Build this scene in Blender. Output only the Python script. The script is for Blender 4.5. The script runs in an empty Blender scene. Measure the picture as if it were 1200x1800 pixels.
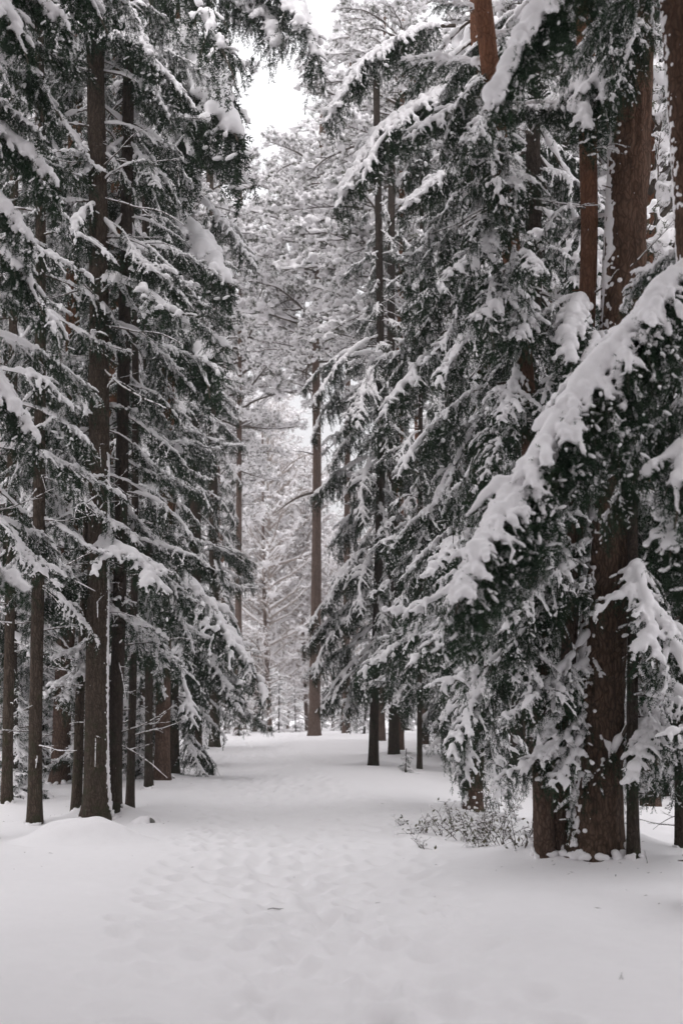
import bpy, math, random
import numpy as np
from mathutils import Vector, Matrix, Euler

# ------------------------------------------------------------------ camera
sc = bpy.context.scene
COL = sc.collection
FPX, HOR, EYE = 2500.0, 1240.0, 1.6          # focal length in photo pixels, horizon row, eye height
cam_d = bpy.data.cameras.new('camera')
cam_d.sensor_fit = 'VERTICAL'; cam_d.sensor_height = 36; cam_d.sensor_width = 24; cam_d.lens = 50
cam_d.shift_y = (HOR - 900) / 1800
cam_d.clip_start = 0.1; cam_d.clip_end = 2000
cam_d.dof.use_dof = True; cam_d.dof.focus_distance = 21.0; cam_d.dof.aperture_fstop = 2.0
cam = bpy.data.objects.new('camera', cam_d); COL.objects.link(cam)
cam.location = (0, 0, EYE); cam.rotation_euler = (math.pi / 2, 0, 0)
sc.camera = cam

# ------------------------------------------------------------------ sky and sun (overcast)
SUN_EL, SUN_ROT = math.radians(62), math.radians(205)
w = bpy.data.worlds.new('World'); sc.world = w; w.use_nodes = True
nt = w.node_tree; nt.nodes.clear()
out = nt.nodes.new('ShaderNodeOutputWorld'); bg = nt.nodes.new('ShaderNodeBackground')
sky = nt.nodes.new('ShaderNodeTexSky'); sky.sky_type = 'NISHITA'; sky.sun_disc = False
sky.sun_elevation = SUN_EL; sky.sun_rotation = SUN_ROT; sky.dust_density = 3
mx = nt.nodes.new('ShaderNodeMix'); mx.data_type = 'RGBA'; mx.inputs[0].default_value = 0.93
mx.inputs[7].default_value = (6.9, 6.78, 6.92, 1)          # the cloud layer
nt.links.new(sky.outputs[0], mx.inputs[6])
# an overcast sky is about three times brighter overhead than at the horizon
geo = nt.nodes.new('ShaderNodeTexCoord'); sp = nt.nodes.new('ShaderNodeSeparateXYZ'); nt.links.new(geo.outputs['Generated'], sp.inputs[0])
mr = nt.nodes.new('ShaderNodeMapRange'); mr.inputs[1].default_value = 0; mr.inputs[2].default_value = 1; mr.inputs[3].default_value = .85; mr.inputs[4].default_value = 2.4
nt.links.new(sp.outputs[2], mr.inputs[0])
vm = nt.nodes.new('ShaderNodeVectorMath'); vm.operation = 'SCALE'; nt.links.new(mx.outputs[2], vm.inputs[0]); nt.links.new(mr.outputs[0], vm.inputs['Scale'])
nt.links.new(vm.outputs[0], bg.inputs[0])
bg.inputs[1].default_value = 0.10
nt.links.new(bg.outputs[0], out.inputs[0])
sun_d = bpy.data.lights.new('sun', 'SUN'); sun_d.energy = 0.5; sun_d.angle = math.radians(60)
sun_d.color = (1, 0.96, 0.93)
sun = bpy.data.objects.new('sun', sun_d); COL.objects.link(sun)
sun.rotation_euler = (math.pi / 2 - SUN_EL, 0, math.radians(-25))   # high behind the camera, a little to its left
sun.location = (0, 0, 40)
sc.view_settings.view_transform = 'Standard'; sc.view_settings.look = 'None'
sc.view_settings.exposure = 0.42; sc.view_settings.gamma = 1
cy = sc.cycles
HAZE = .0015
cy.max_bounces = 7; cy.diffuse_bounces = 6; cy.glossy_bounces = 2; cy.transmission_bounces = 2
cy.volume_bounces = 0; cy.transparent_max_bounces = 4
cy.use_adaptive_sampling = True; cy.adaptive_threshold = 0.02
cy.use_denoising = True
try: cy.denoiser = 'OPENIMAGEDENOISE'
except Exception: pass
sc.render.filter_size = 1.5

# ------------------------------------------------------------------ materials
def new_mat(name):
    m = bpy.data.materials.new(name); m.use_nodes = True
    b = m.node_tree.nodes['Principled BSDF']
    return m, m.node_tree, b
def N(nt, t, **k):
    n = nt.nodes.new(t)
    for a, v in k.items(): setattr(n, a, v)
    return n
def ramp(nt, fac, stops):
    r = N(nt, 'ShaderNodeValToRGB'); e = r.color_ramp.elements
    while len(e) > 1: e.remove(e[-1])
    for i, (p, c) in enumerate(stops):
        el = e[0] if i == 0 else e.new(p)
        el.position = p; el.color = (*c, 1)
    nt.links.new(fac, r.inputs[0]); return r.outputs[0]
def noise(nt, vec, scale, detail=4, rough=.6):
    n = N(nt, 'ShaderNodeTexNoise'); n.inputs['Scale'].default_value = scale
    n.inputs['Detail'].default_value = detail; n.inputs['Roughness'].default_value = rough
    nt.links.new(vec, n.inputs['Vector']); return n.outputs['Fac']
def mapped(nt, src, sx, sy, sz):
    m = N(nt, 'ShaderNodeMapping'); m.inputs['Scale'].default_value = (sx, sy, sz)
    nt.links.new(src, m.inputs['Vector']); return m.outputs[0]
def bump(nt, b, h, strength, dist):
    n = N(nt, 'ShaderNodeBump'); n.inputs['Strength'].default_value = strength; n.inputs['Distance'].default_value = dist
    nt.links.new(h, n.inputs['Height']); nt.links.new(n.outputs[0], b.inputs['Normal'])
def math_n(nt, op, a, b):
    n = N(nt, 'ShaderNodeMath', operation=op)
    for i, v in enumerate((a, b)):
        if isinstance(v, (int, float)): n.inputs[i].default_value = v
        else: nt.links.new(v, n.inputs[i])
    return n.outputs[0]
def mixc(nt, fac, a, b):
    n = N(nt, 'ShaderNodeMix', data_type='RGBA')
    nt.links.new(fac, n.inputs[0]); nt.links.new(a, n.inputs[6]); nt.links.new(b, n.inputs[7]); return n.outputs[2]

def snow_material(name, grain, col=(0.90, 0.883, 0.893)):
    m, nt, b = new_mat(name)
    tc = N(nt, 'ShaderNodeTexCoord').outputs['Object']
    n = noise(nt, tc, grain, 5, .65)
    c = ramp(nt, n, [(0.3, tuple(x * .97 for x in col)), (0.7, col)])
    nt.links.new(c, b.inputs['Base Color']); b.inputs['Roughness'].default_value = 0.75
    b.inputs['Specular IOR Level'].default_value = 0.2
    bump(nt, b, n, 0.35, 0.02)
    return m
M_snow = snow_material('snow_on_branches', 22)
M_ground = snow_material('snow_ground', 9)

def needle_material(name, c1, c2, c3):
    m, nt, b = new_mat(name)
    oi = N(nt, 'ShaderNodeObjectInfo'); tc = N(nt, 'ShaderNodeTexCoord').outputs['Object']
    n = noise(nt, tc, 3.5, 3)
    c = ramp(nt, n, [(0.3, c1), (0.6, c2), (0.8, c3)])
    hs = N(nt, 'ShaderNodeHueSaturation'); nt.links.new(c, hs.inputs['Color'])
    nt.links.new(math_n(nt, 'ADD', math_n(nt, 'MULTIPLY', oi.outputs['Random'], .5), .75), hs.inputs['Value'])
    nt.links.new(hs.outputs[0], b.inputs['Base Color'])
    b.inputs['Roughness'].default_value = .7; b.inputs['Specular IOR Level'].default_value = .12
    return m
M_needle = needle_material('spruce_needles', (.015, .033, .018), (.024, .046, .023), (.050, .062, .030))
M_pneedle = needle_material('pine_needles', (.050, .060, .036), (.075, .084, .050), (.12, .105, .065))

def bark_material(name, dark, mid, light, moss=None, upper=None, h0=3, h1=7, sc_=1.0, lich=.0):
    m, nt, b = new_mat(name)
    tc = N(nt, 'ShaderNodeTexCoord').outputs['Object']
    v = N(nt, 'ShaderNodeTexVoronoi', feature='DISTANCE_TO_EDGE'); v.inputs['Scale'].default_value = 30 * sc_
    wob = N(nt, 'ShaderNodeTexNoise'); wob.inputs['Scale'].default_value = 6; nt.links.new(tc, wob.inputs['Vector'])
    ad = N(nt, 'ShaderNodeVectorMath', operation='MULTIPLY_ADD'); nt.links.new(wob.outputs['Color'], ad.inputs[0])
    ad.inputs[1].default_value = (.12, .12, .12); nt.links.new(mapped(nt, tc, 1, 1, .32), ad.inputs[2])
    nt.links.new(ad.outputs[0], v.inputs['Vector'])
    n = noise(nt, mapped(nt, tc, 9, 9, 1.8), 2.6, 8, .75)
    h = math_n(nt, 'ADD', math_n(nt, 'MULTIPLY', ramp(nt, v.outputs['Distance'], [(0, (0, 0, 0)), (.22, (1, 1, 1))]), .28), math_n(nt, 'MULTIPLY', n, 1.05))
    c = ramp(nt, h, [(0.35, dark), (.72, mid), (1.0, light)])
    sep = N(nt, 'ShaderNodeSeparateXYZ'); nt.links.new(tc, sep.inputs[0])
    big = noise(nt, tc, 1.7, 4)
    if upper:
        cu = ramp(nt, h, [(0.35, tuple(x * .45 for x in upper)), (.75, upper), (1.0, tuple(min(1, x * 1.3) for x in upper))])
        mr = N(nt, 'ShaderNodeMapRange'); mr.inputs[1].default_value = h0; mr.inputs[2].default_value = h1
        nt.links.new(math_n(nt, 'ADD', sep.outputs[2], math_n(nt, 'MULTIPLY', big, 3)), mr.inputs[0])
        c = mixc(nt, mr.outputs[0], c, cu)
    if moss:
        mn = noise(nt, tc, 5, 6, .7)
        hf = N(nt, 'ShaderNodeMapRange'); hf.inputs[1].default_value = 0; hf.inputs[2].default_value = 4
        hf.inputs[3].default_value = .46; hf.inputs[4].default_value = .25
        nt.links.new(sep.outputs[2], hf.inputs[0])
        mm = N(nt, 'ShaderNodeMapRange'); mm.inputs[1].default_value = .0; mm.inputs[2].default_value = .14
        nt.links.new(math_n(nt, 'SUBTRACT', math_n(nt, 'ADD', mn, hf.outputs[0]), .92), mm.inputs[0])
        rg = N(nt, 'ShaderNodeRGB'); rg.outputs[0].default_value = (*moss, 1)
        c = mixc(nt, mm.outputs[0], c, rg.outputs[0])
    # small frost crystals caught in the bark
    fr = noise(nt, mapped(nt, tc, 1, 1, .7), 27, 3, .6)
    fm = N(nt, 'ShaderNodeMapRange'); fm.inputs[1].default_value = .735; fm.inputs[2].default_value = .765
    nt.links.new(math_n(nt, 'ADD', fr, lich), fm.inputs[0])
    rg = N(nt, 'ShaderNodeRGB'); rg.outputs[0].default_value = (.6, .58, .58, 1)
    c = mixc(nt, fm.outputs[0], c, rg.outputs[0])
    nt.links.new(c, b.inputs['Base Color']); b.inputs['Roughness'].default_value = .85
    b.inputs['Specular IOR Level'].default_value = .15
    bump(nt, b, h, 1.0, .045)
    return m
M_bark_spruce = bark_material('spruce_bark', (.030, .022, .017), (.085, .062, .046), (.15, .115, .09), moss=(.055, .055, .03))
M_bark_dark = bark_material('dark_spruce_bark', (.022, .017, .014), (.055, .040, .031), (.10, .078, .062), moss=(.042, .044, .026))
M_bark_big = bark_material('furrowed_bark', (.022, .014, .010), (.10, .062, .042), (.19, .125, .09), upper=(.155, .078, .048), h0=5, h1=13, sc_=.8)
M_bark_pine = bark_material('pine_bark', (.04, .025, .018), (.12, .075, .055), (.2, .14, .11), upper=(.24, .108, .060), h0=4, h1=9)
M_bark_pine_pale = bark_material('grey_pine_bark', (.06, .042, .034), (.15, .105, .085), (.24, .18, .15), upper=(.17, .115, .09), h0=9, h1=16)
M_twig, nt_, b_ = new_mat('twig_bark'); b_.inputs['Base Color'].default_value = (.075, .055, .042, 1); b_.inputs['Roughness'].default_value = .9
_tc = N(nt_, 'ShaderNodeTexCoord').outputs['Object']
nt_.links.new(ramp(nt_, noise(nt_, _tc, 14), [(.3, (.035, .027, .02)), (.7, (.11, .085, .065))]), b_.inputs['Base Color'])
M_ftwig, nt_, b_ = new_mat('rimed_twigs'); b_.inputs['Base Color'].default_value = (.36, .31, .28, 1); b_.inputs['Roughness'].default_value = .9
M_leaf, nt_, b_ = new_mat('withered_leaves'); _tc = N(nt_, 'ShaderNodeTexCoord').outputs['Object']
nt_.links.new(ramp(nt_, noise(nt_, _tc, 9), [(.35, (.05, .06, .03)), (.65, (.13, .11, .06))]), b_.inputs['Base Color'])
M_rock, nt_, b_ = new_mat('dark_rock'); _tc = N(nt_, 'ShaderNodeTexCoord').outputs['Object']
_n = noise(nt_, _tc, 11, 6)
nt_.links.new(ramp(nt_, _n, [(.35, (.06, .058, .055)), (.65, (.16, .155, .14))]), b_.inputs['Base Color']); bump(nt_, b_, _n, .6, .02)

# ------------------------------------------------------------------ mesh helpers
class Buf:
    """collects triangles with a material index"""
    def __init__(s): s.v = []; s.f = []; s.m = []; s.n = 0
    def add(s, v, f, mi=0):
        s.v.append(np.asarray(v, np.float32)); s.f.append(np.asarray(f, np.int32) + s.n)
        s.m.append(np.full(len(f), mi, np.int32)); s.n += len(v)
    def arrays(s):
        if not s.v: return np.zeros((0, 3), np.float32), np.zeros((0, 3), np.int32), np.zeros(0, np.int32)
        return np.concatenate(s.v), np.concatenate(s.f), np.concatenate(s.m)
def make_mesh(name, v, f, mats, mi=None, smooth=True):
    me = bpy.data.meshes.new(name); nf = len(f); k = f.shape[1] if nf else 3
    me.vertices.add(len(v)); me.vertices.foreach_set('co', np.asarray(v, np.float32).ravel())
    me.loops.add(nf * k); me.loops.foreach_set('vertex_index', np.asarray(f, np.int32).ravel())
    me.polygons.add(nf); me.polygons.foreach_set('loop_start', np.arange(0, nf * k, k, dtype=np.int32))
    if mi is not None: me.polygons.foreach_set('material_index', mi)
    me.polygons.foreach_set('use_smooth', np.full(nf, smooth))
    for m in mats: me.materials.append(m)
    me.update(calc_edges=True)
    return me
def buf_mesh(name, buf, mats, smooth=True):
    v, f, m = buf.arrays(); return make_mesh(name, v, f, mats, m, smooth)
def link(name, me, parent=None, loc=(0, 0, 0)):
    o = bpy.data.objects.new(name, me); COL.objects.link(o); o.location = loc
    if parent: o.parent = parent
    return o
def thing(name, label, cat, loc, group=None):
    o = bpy.data.objects.new(name, None); COL.objects.link(o); o.location = loc; o.empty_display_size = .3
    o['label'] = label; o['category'] = cat
    if group: o['group'] = group
    return o
def tag(o, label, cat, group=None):
    o['label'] = label; o['category'] = cat
    if group: o['group'] = group
    return o

def frames(P):
    T = np.gradient(P, axis=0); T /= np.linalg.norm(T, axis=1)[:, None] + 1e-9
    ref = np.where(np.abs(T[:, 2:3]) > .9, np.array([[1., 0, 0]]), np.array([[0, 0, 1.]]))
    if len(P) > 1 and (np.abs(T[:, 2]) > .9).any() and not (np.abs(T[:, 2]) > .9).all():
        ref = np.tile(np.array([[.3, .9, .2]]), (len(P), 1))
    U = np.cross(T, ref); U /= np.linalg.norm(U, axis=1)[:, None] + 1e-9
    return T, U, np.cross(T, U)
def tube(P, R, k, closed_tip=True, disp=None):
    P = np.asarray(P, float); R = np.asarray(R, float); n = len(P)
    T, U, V = frames(P)
    a = np.arange(k) * 2 * math.pi / k
    rr = R[:, None] * (np.ones((n, k)) if disp is None else disp)
    v = P[:, None, :] + rr[:, :, None] * (np.cos(a)[None, :, None] * U[:, None, :] + np.sin(a)[None, :, None] * V[:, None, :])
    v = v.reshape(-1, 3)
    i, j = np.meshgrid(np.arange(n - 1), np.arange(k), indexing='ij'); i = i.ravel(); j = j.ravel(); j2 = (j + 1) % k
    A, B, C_, D = i * k + j, i * k + j2, (i + 1) * k + j2, (i + 1) * k + j
    return v, np.concatenate([np.stack([A, B, C_], 1), np.stack([A, C_, D], 1)])
def ico(sub):
    t = (1 + 5 ** .5) / 2
    v = np.array([(-1, t, 0), (1, t, 0), (-1, -t, 0), (1, -t, 0), (0, -1, t), (0, 1, t), (0, -1, -t), (0, 1, -t), (t, 0, -1), (t, 0, 1), (-t, 0, -1), (-t, 0, 1)], float)
    f = [(0, 11, 5), (0, 5, 1), (0, 1, 7), (0, 7, 10), (0, 10, 11), (1, 5, 9), (5, 11, 4), (11, 10, 2), (10, 7, 6), (7, 1, 8), (3, 9, 4), (3, 4, 2), (3, 2, 6), (3, 6, 8), (3, 8, 9), (4, 9, 5), (2, 4, 11), (6, 2, 10), (8, 6, 7), (9, 8, 1)]
    v = list(v / np.linalg.norm(v[0]))
    for _ in range(sub):
        g = []; c = {}
        def mid(a, b):
            key = (min(a, b), max(a, b))
            if key not in c:
                p = v[a] + v[b]; v.append(p / np.linalg.norm(p)); c[key] = len(v) - 1
            return c[key]
        for a, b, d in f:
            x, y, z = mid(a, b), mid(b, d), mid(d, a); g += [(a, x, z), (b, y, x), (d, z, y), (x, y, z)]
        f = g
    return np.array(v), np.array(f, np.int32)
ICO = {k: ico(k) for k in (0, 1, 2)}
def blobs(C, R, sub=1, squash=1.0, rng=None):
    v0, f0 = ICO[sub]; C = np.asarray(C, float); R = np.asarray(R, float)
    s = v0[None] * R[:, None, None]
    s = s * np.array([1, 1, squash]); v = (C[:, None] + s).reshape(-1, 3)
    f = (f0[None] + (np.arange(len(C)) * len(v0))[:, None, None]).reshape(-1, 3)
    return v, f
def remesh(name, v, f, voxel, mat, smooth=2, extra=None):
    me = make_mesh('tmp', v, f, [mat]); o = bpy.data.objects.new('tmp', me); COL.objects.link(o)
    md = o.modifiers.new('r', 'REMESH'); md.mode = 'VOXEL'; md.voxel_size = voxel; md.use_smooth_shade = True
    if smooth:
        s = o.modifiers.new('s', 'SMOOTH'); s.factor = .5; s.iterations = smooth
    dg = bpy.context.evaluated_depsgraph_get(); r = bpy.data.meshes.new_from_object(o.evaluated_get(dg))
    bpy.data.objects.remove(o); bpy.data.meshes.remove(me)
    if extra is not None:      # fine loose dabs of snow, too small to merge
        va, fa = mesh_arrays(r); bpy.data.meshes.remove(r); bb = Buf(); bb.add(va, fa); bb.add(*extra); r = buf_mesh(name, bb, [mat])
    r.name = name
    r.materials.clear(); r.materials.append(mat)
    r.polygons.foreach_set('use_smooth', np.full(len(r.polygons), True)); r.update()
    return r
def mesh_arrays(me):
    v = np.empty(len(me.vertices) * 3, np.float32); me.vertices.foreach_get('co', v)
    me.calc_loop_triangles(); f = np.empty(len(me.loop_triangles) * 3, np.int32); me.loop_triangles.foreach_get('vertices', f)
    return v.reshape(-1, 3), f.reshape(-1, 3)

# smooth value noise, 1-D and 2-D
def vnoise1(x, seed):
    rs = np.random.RandomState(seed); t = rs.rand(512); x = np.asarray(x, float); i = np.floor(x).astype(int); u = x - i; u = u * u * (3 - 2 * u)
    return t[i % 512] * (1 - u) + t[(i + 1) % 512] * u
def vnoise2(x, y, seed):
    rs = np.random.RandomState(seed); t = rs.rand(256, 256)
    i = np.floor(x).astype(int); j = np.floor(y).astype(int); u = x - i; v = y - j; u = u * u * (3 - 2 * u); v = v * v * (3 - 2 * v)
    a = t[i % 256, j % 256]; b = t[(i + 1) % 256, j % 256]; c = t[i % 256, (j + 1) % 256]; d = t[(i + 1) % 256, (j + 1) % 256]
    return (a * (1 - u) + b * u) * (1 - v) + (c * (1 - u) + d * u) * v

# ------------------------------------------------------------------ terrain
def sstep(a, b, x):
    t = np.clip((np.asarray(x, float) - a) / (b - a), 0, 1); return t * t * (3 - 2 * t)
PATH_Y = [0, 7, 15, 22, 28, 40, 60, 90]; PATH_X = [-.2, -.25, -.45, -1.15, -1.8, -2.9, -4.3, -6.5]
BUMPS = []                                            # (x, y, radius, height): drifts round trunks
def terrain(x, y):
    x = np.asarray(x, float); y = np.asarray(y, float)
    z = .42 * sstep(20, 58, y) - .45 * sstep(62, 82, y)
    z = z + (vnoise2(x * .11 + 7, y * .11 + 3, 11) - .5) * .30 * sstep(9, 20, y) * (1 - .75 * sstep(38, 55, y))
    z = z + (vnoise2(x * .35 + 7, y * .30 + 3, 12) - .5) * .13
    z = z - .28 * sstep(1.2, 3.2, x) * sstep(16.9, 19.2, y) * (1 - sstep(24, 34, y))
    pc = np.interp(y, PATH_Y, PATH_X)
    z = z - .09 * np.exp(-((x - pc) / (1.0 + .01 * y)) ** 2) + .025 * np.exp(-((np.abs(x - pc) - 1.75) / .4) ** 2)
    for bx, by, r, h in BUMPS:
        z = z + h * np.exp(-((x - bx) ** 2 + (y - by) ** 2) / (r * r))
    return z
def at(px, py, d): return np.array([(px - 600) / FPX * d, d, EYE + (HOR - py) / FPX * d])
def on_ground(px, py):
    k = (py - HOR) / FPX; d = 4.0
    while d < 90:
        if EYE - k * d <= float(terrain((px - 600) / FPX * d, d)): break
        d += .03
    return d

# ------------------------------------------------------------------ shoots, needles, snow
DOWN = np.array([0, 0, -1.])
def grow(p0, d0, length, n, grav, rng, wob=.05):
    P = [np.array(p0, float)]; d = np.array(d0, float); d /= np.linalg.norm(d); s = length / n
    for i in range(n):
        P.append(P[-1] + d * s)
        d = d + DOWN * grav / n + rng.normal(0, wob, 3); d /= np.linalg.norm(d)
    return np.array(P)
def resample(P, step):
    seg = np.linalg.norm(np.diff(P, axis=0), axis=1); c = np.concatenate([[0], np.cumsum(seg)])
    n = max(2, int(c[-1] / step) + 1); t = np.linspace(0, c[-1], n)
    return np.stack([np.interp(t, c, P[:, k]) for k in range(3)], 1), t / c[-1]
def needles(S, T, rng, length, width, spread=.85, mult=1):
    n = len(S)
    if mult > 1: S = np.repeat(S, mult, 0); T = np.repeat(T, mult, 0); n = len(S); S = S + rng.normal(0, .004, S.shape)
    r = rng.normal(0, 1, (n, 3)); r -= (r * T).sum(1)[:, None] * T; r /= np.linalg.norm(r, axis=1)[:, None] + 1e-9
    d = T * rng.uniform(.35, .9, (n, 1)) + r * spread; d /= np.linalg.norm(d, axis=1)[:, None]
    s = np.cross(d, rng.normal(0, 1, (n, 3))); s /= np.linalg.norm(s, axis=1)[:, None] + 1e-9
    L = length * rng.uniform(.6, 1.25, (n, 1))
    v = np.stack([S - s * width * .5, S + s * width * .5, S + d * L], 1).reshape(-1, 3)
    return v, np.arange(n * 3).reshape(-1, 3)

def spruce_branch(name, seed, L, a0=-5, droop=.9, width=.34, hang=1.0, snow=1.0, R0=.045, spacing=.075, lod=0, curtain=1.0, voxel=.013, wood0=None, full=.88, lift=0.0, lat_r=.033, bare=.06, gaps=.22, dust=1.0, lump=1.0):
    """one snow-laden spruce branch growing along +X: wood, foliage and snow meshes"""
    rng = np.random.RandomState(seed)
    wood = Buf(); fol = Buf(); SP, ST = [], []; SC, SR = [], []
    d0 = (math.cos(math.radians(a0)), 0, math.sin(math.radians(a0)))
    main = grow((0, 0, 0), d0, L, 26, droop, rng, .03)
    u_ = np.linspace(0, 1, 27); main[:, 1] += np.sin(u_ * rng.uniform(2.5, 6) + rng.rand() * 6) * L * .035 * u_; main[:, 2] += np.sin(u_ * rng.uniform(4, 9) + rng.rand() * 6) * L * .015 * u_
    main[:, 2] += lift * L * np.maximum(0, u_ - .6) ** 2 * 1.6
    rw = wood0 or .010 + .0065 * L
    v, f = tube(main, np.linspace(rw, .004, len(main)), 6 if lod == 0 else 4); wood.add(v, f, 0)
    MT, _ = resample(main, .02)[0], 0
    Tm = np.gradient(MT, axis=0); Tm /= np.linalg.norm(Tm, axis=1)[:, None]; nM = len(MT)
    nst = .0085 if lod == 0 else .03
    def foliage_on(P):
        S, _t = resample(P, nst); T = np.gradient(S, axis=0); T /= np.linalg.norm(T, axis=1)[:, None] + 1e-9
        SP.append(S); ST.append(T)
    def snow_on(P, r, gate, zmin, ns):
        S, t = resample(P, max(r * .8, .012)); T = np.gradient(S, axis=0); T /= np.linalg.norm(T, axis=1)[:, None] + 1e-9
        g = vnoise1(np.arange(len(S)) * .55 + rng.rand() * 400, seed + 5) + rng.uniform(-.12, .12)
        k = (g < gate) & (T[:, 2] > zmin)
        if not k.any(): return
        S = S[k]; T = T[k]; g = g[k]
        rr = r * (.5 + 1.0 * (gate - g).clip(0, 1)) * rng.uniform(.8, 1.3, len(S)) * (1 - .5 * t[k]) * np.where(T[:, 2] < -.6, .75, 1)
        SC.append(S + np.array([0, 0, 1]) * (rr * .55)[:, None]); SR.append(rr)
    nl = int(L / spacing); gapn = vnoise1(np.linspace(0, 3.2 * L, 100), seed + 31)
    foliage_on(main[int(len(main) * max(.3, bare)):])
    for q in range(int(bare * L * 9)):      # dead twigs on the shaded inner limb
        k = rng.randint(1, max(2, int(26 * bare))); tw = grow(main[k], rng.normal(0, .6, 3) + np.array([.5, 0, -.5]), rng.uniform(.08, .35), 4, .4, rng, .12)
        v, f = tube(tw, np.linspace(.003, .0015, 5), 3); wood.add(v, f, 0)
        if rng.rand() < .6: snow_on(tw, .012, .8, -.7, 0)
    for i in range(nl):
        t = .10 + .88 * (i + rng.uniform(-.4, .4)) / nl; t = min(max(t, .06), .99)
        if t < bare or gapn[min(99, int(t * 100))] < gaps: continue
        k = int(t * (nM - 1)); p = MT[k]; T = Tm[k]; side = 1 if i % 2 else -1
        env = min(1, t / .30 * .7 + .3) * (min(1, (1 - t) / .65) ** .8 * .92 + .08)
        ll = max(.10, width * L * env * rng.uniform(.35, 1.25))
        ang = math.radians(rng.uniform(32, 78)); h = np.array([T[0], T[1], 0]); h /= np.linalg.norm(h)
        d = h * math.cos(ang) + side * np.array([-h[1], h[0], 0]) * math.sin(ang) + np.array([0, 0, T[2] * .5 + rng.uniform(-.25, .3)])
        lat = grow(p, d, ll, 8, hang * rng.uniform(.4, 1.7) * (.5 + ll), rng, .08)
        v, f = tube(lat, np.linspace(.0055, .002, 9) * (1 + .3 * ll), 3); wood.add(v, f, 0)
        foliage_on(lat[1:]); snow_on(lat, lat_r * (.6 + .65 * rng.rand()) * (1 if lod == 0 else 1.3), full * snow * rng.uniform(.75, 1.2), -.9, 0)
        LT, _ = resample(lat, .03); Tl = np.gradient(LT, axis=0); Tl /= np.linalg.norm(Tl, axis=1)[:, None]
        ns = max(2, int(ll / (.040 if lod == 0 else .06)))
        for j in range(ns):
            tt = .12 + .86 * (j + rng.rand() * .6) / ns; q = min(len(LT) - 1, int(tt * (len(LT) - 1))); sp = LT[q]; T2 = Tl[q]
            sl = rng.uniform(.05, .17) * (1.15 - tt * .6) * (1 + .5 * ll)
            hh = np.cross(T2, DOWN); hh /= np.linalg.norm(hh) + 1e-6
            dd = T2 * .75 + hh * (1 if j % 2 else -1) * rng.uniform(.45, .9) + DOWN * rng.uniform(-.1, .75) * hang
            sub = grow(sp, dd, sl, 3, hang * .5, rng, .06)
            foliage_on(sub)
            if rng.rand() < .9: snow_on(sub, lat_r * rng.uniform(.45, .85) * (1 if lod == 0 else 1.35), (full - .02) * snow, -.8, 0)
        # hanging curtain twigs under the lateral
        for j in range(int(rng.poisson(5.0 * ll / .5 * curtain))):
            q = rng.randint(0, max(1, int(len(LT) * .8))); cl = rng.uniform(.10, .42) * min(1.3, .5 + L * .25)
            cu = grow(LT[q], DOWN + rng.normal(0, .22, 3), cl, 4, .3, rng, .07); foliage_on(cu)
            for b in range(int(cl / .05)):
                qq = cu[rng.randint(0, 4)]; s2 = grow(qq, DOWN * .8 + rng.normal(0, .5, 3), rng.uniform(.04, .10), 2, .2, rng, .05); foliage_on(s2)
            if rng.rand() < .30 * snow: snow_on(cu, .017, .5, -2, 0)
    # crest of snow along the limb
    S, t = resample(main, R0 * .45)
    g = vnoise1(t * L * 4.5, seed + 9); g2 = vnoise1(t * L * 13, seed + 10)
    keep = ((g * .6 + g2 * .4) < (.42 + .4 * snow)) & (t < .93)
    rr = R0 * (.35 + .6 * g + .5 * g2 + (1 - lump) * .25 * (1 - g2 * 2)) * (.6 + .6 * np.minimum(1, t * 5)) * np.minimum(1, (1.0 - t) * 1.6 + .12)
    SC.append((S + np.stack([0 * t, (g2 - .5) * R0 * .9 * lump, rr * .62], 1))[keep]); SR.append(rr[keep])
    S_ = np.concatenate(SP); T_ = np.concatenate(ST)
    if lod == 0: v, f = needles(S_, T_, rng, .020, .0062, .8, 2)
    else: v, f = needles(S_, T_, rng, .046, .015, .8, 1)
    fol.add(v, f, 0)
    C = np.concatenate(SC); R = np.concatenate(SR)
    v, f = blobs(C, R, 1)
    # short dabs of snow lying along single twigs, in patches, hardly any on hanging ones
    nz = vnoise1(np.arange(len(S_)) * .011, seed + 3)
    q = (rng.rand(len(S_)) < dust * (.066 if lod == 0 else .12) * np.clip((nz - .27) * 3, 0, 1)) & ((T_[:, 2] > -.72) | (rng.rand(len(S_)) < .06))
    Tq = T_[q]; ref = np.array([[.31, .57, .76]]); Uq = np.cross(Tq, ref); Uq /= np.linalg.norm(Uq, axis=1)[:, None]; Vq = np.cross(Tq, Uq)
    rq = rng.uniform(.006, .012, q.sum()) * (1 if lod == 0 else 2.2); lq = rq * rng.uniform(1.4, 4.0, q.sum()); v0, f0 = ICO[1]
    dv = (S_[q] + np.array([0, 0, 1]) * (rq * .6)[:, None])[:, None] + v0[None, :, :1] * (Tq * lq[:, None])[:, None] + v0[None, :, 1:2] * (Uq * rq[:, None])[:, None] + v0[None, :, 2:] * (Vq * rq[:, None])[:, None]
    dv = dv.reshape(-1, 3); df = (f0[None] + (np.arange(int(q.sum())) * len(v0))[:, None, None]).reshape(-1, 3)
    smesh = remesh(name + '_snow', v, f, voxel, M_snow, 1 if lod == 0 else 0, (dv, df))
    return dict(L=float(np.linalg.norm(main[-1])), el=math.atan2(main[-1][2], math.hypot(main[-1][0], main[-1][1])),
                wood=buf_mesh(name + '_wood', wood, [M_twig]), fol=buf_mesh(name + '_foliage', fol, [M_needle], False), snow=smesh)

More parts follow.
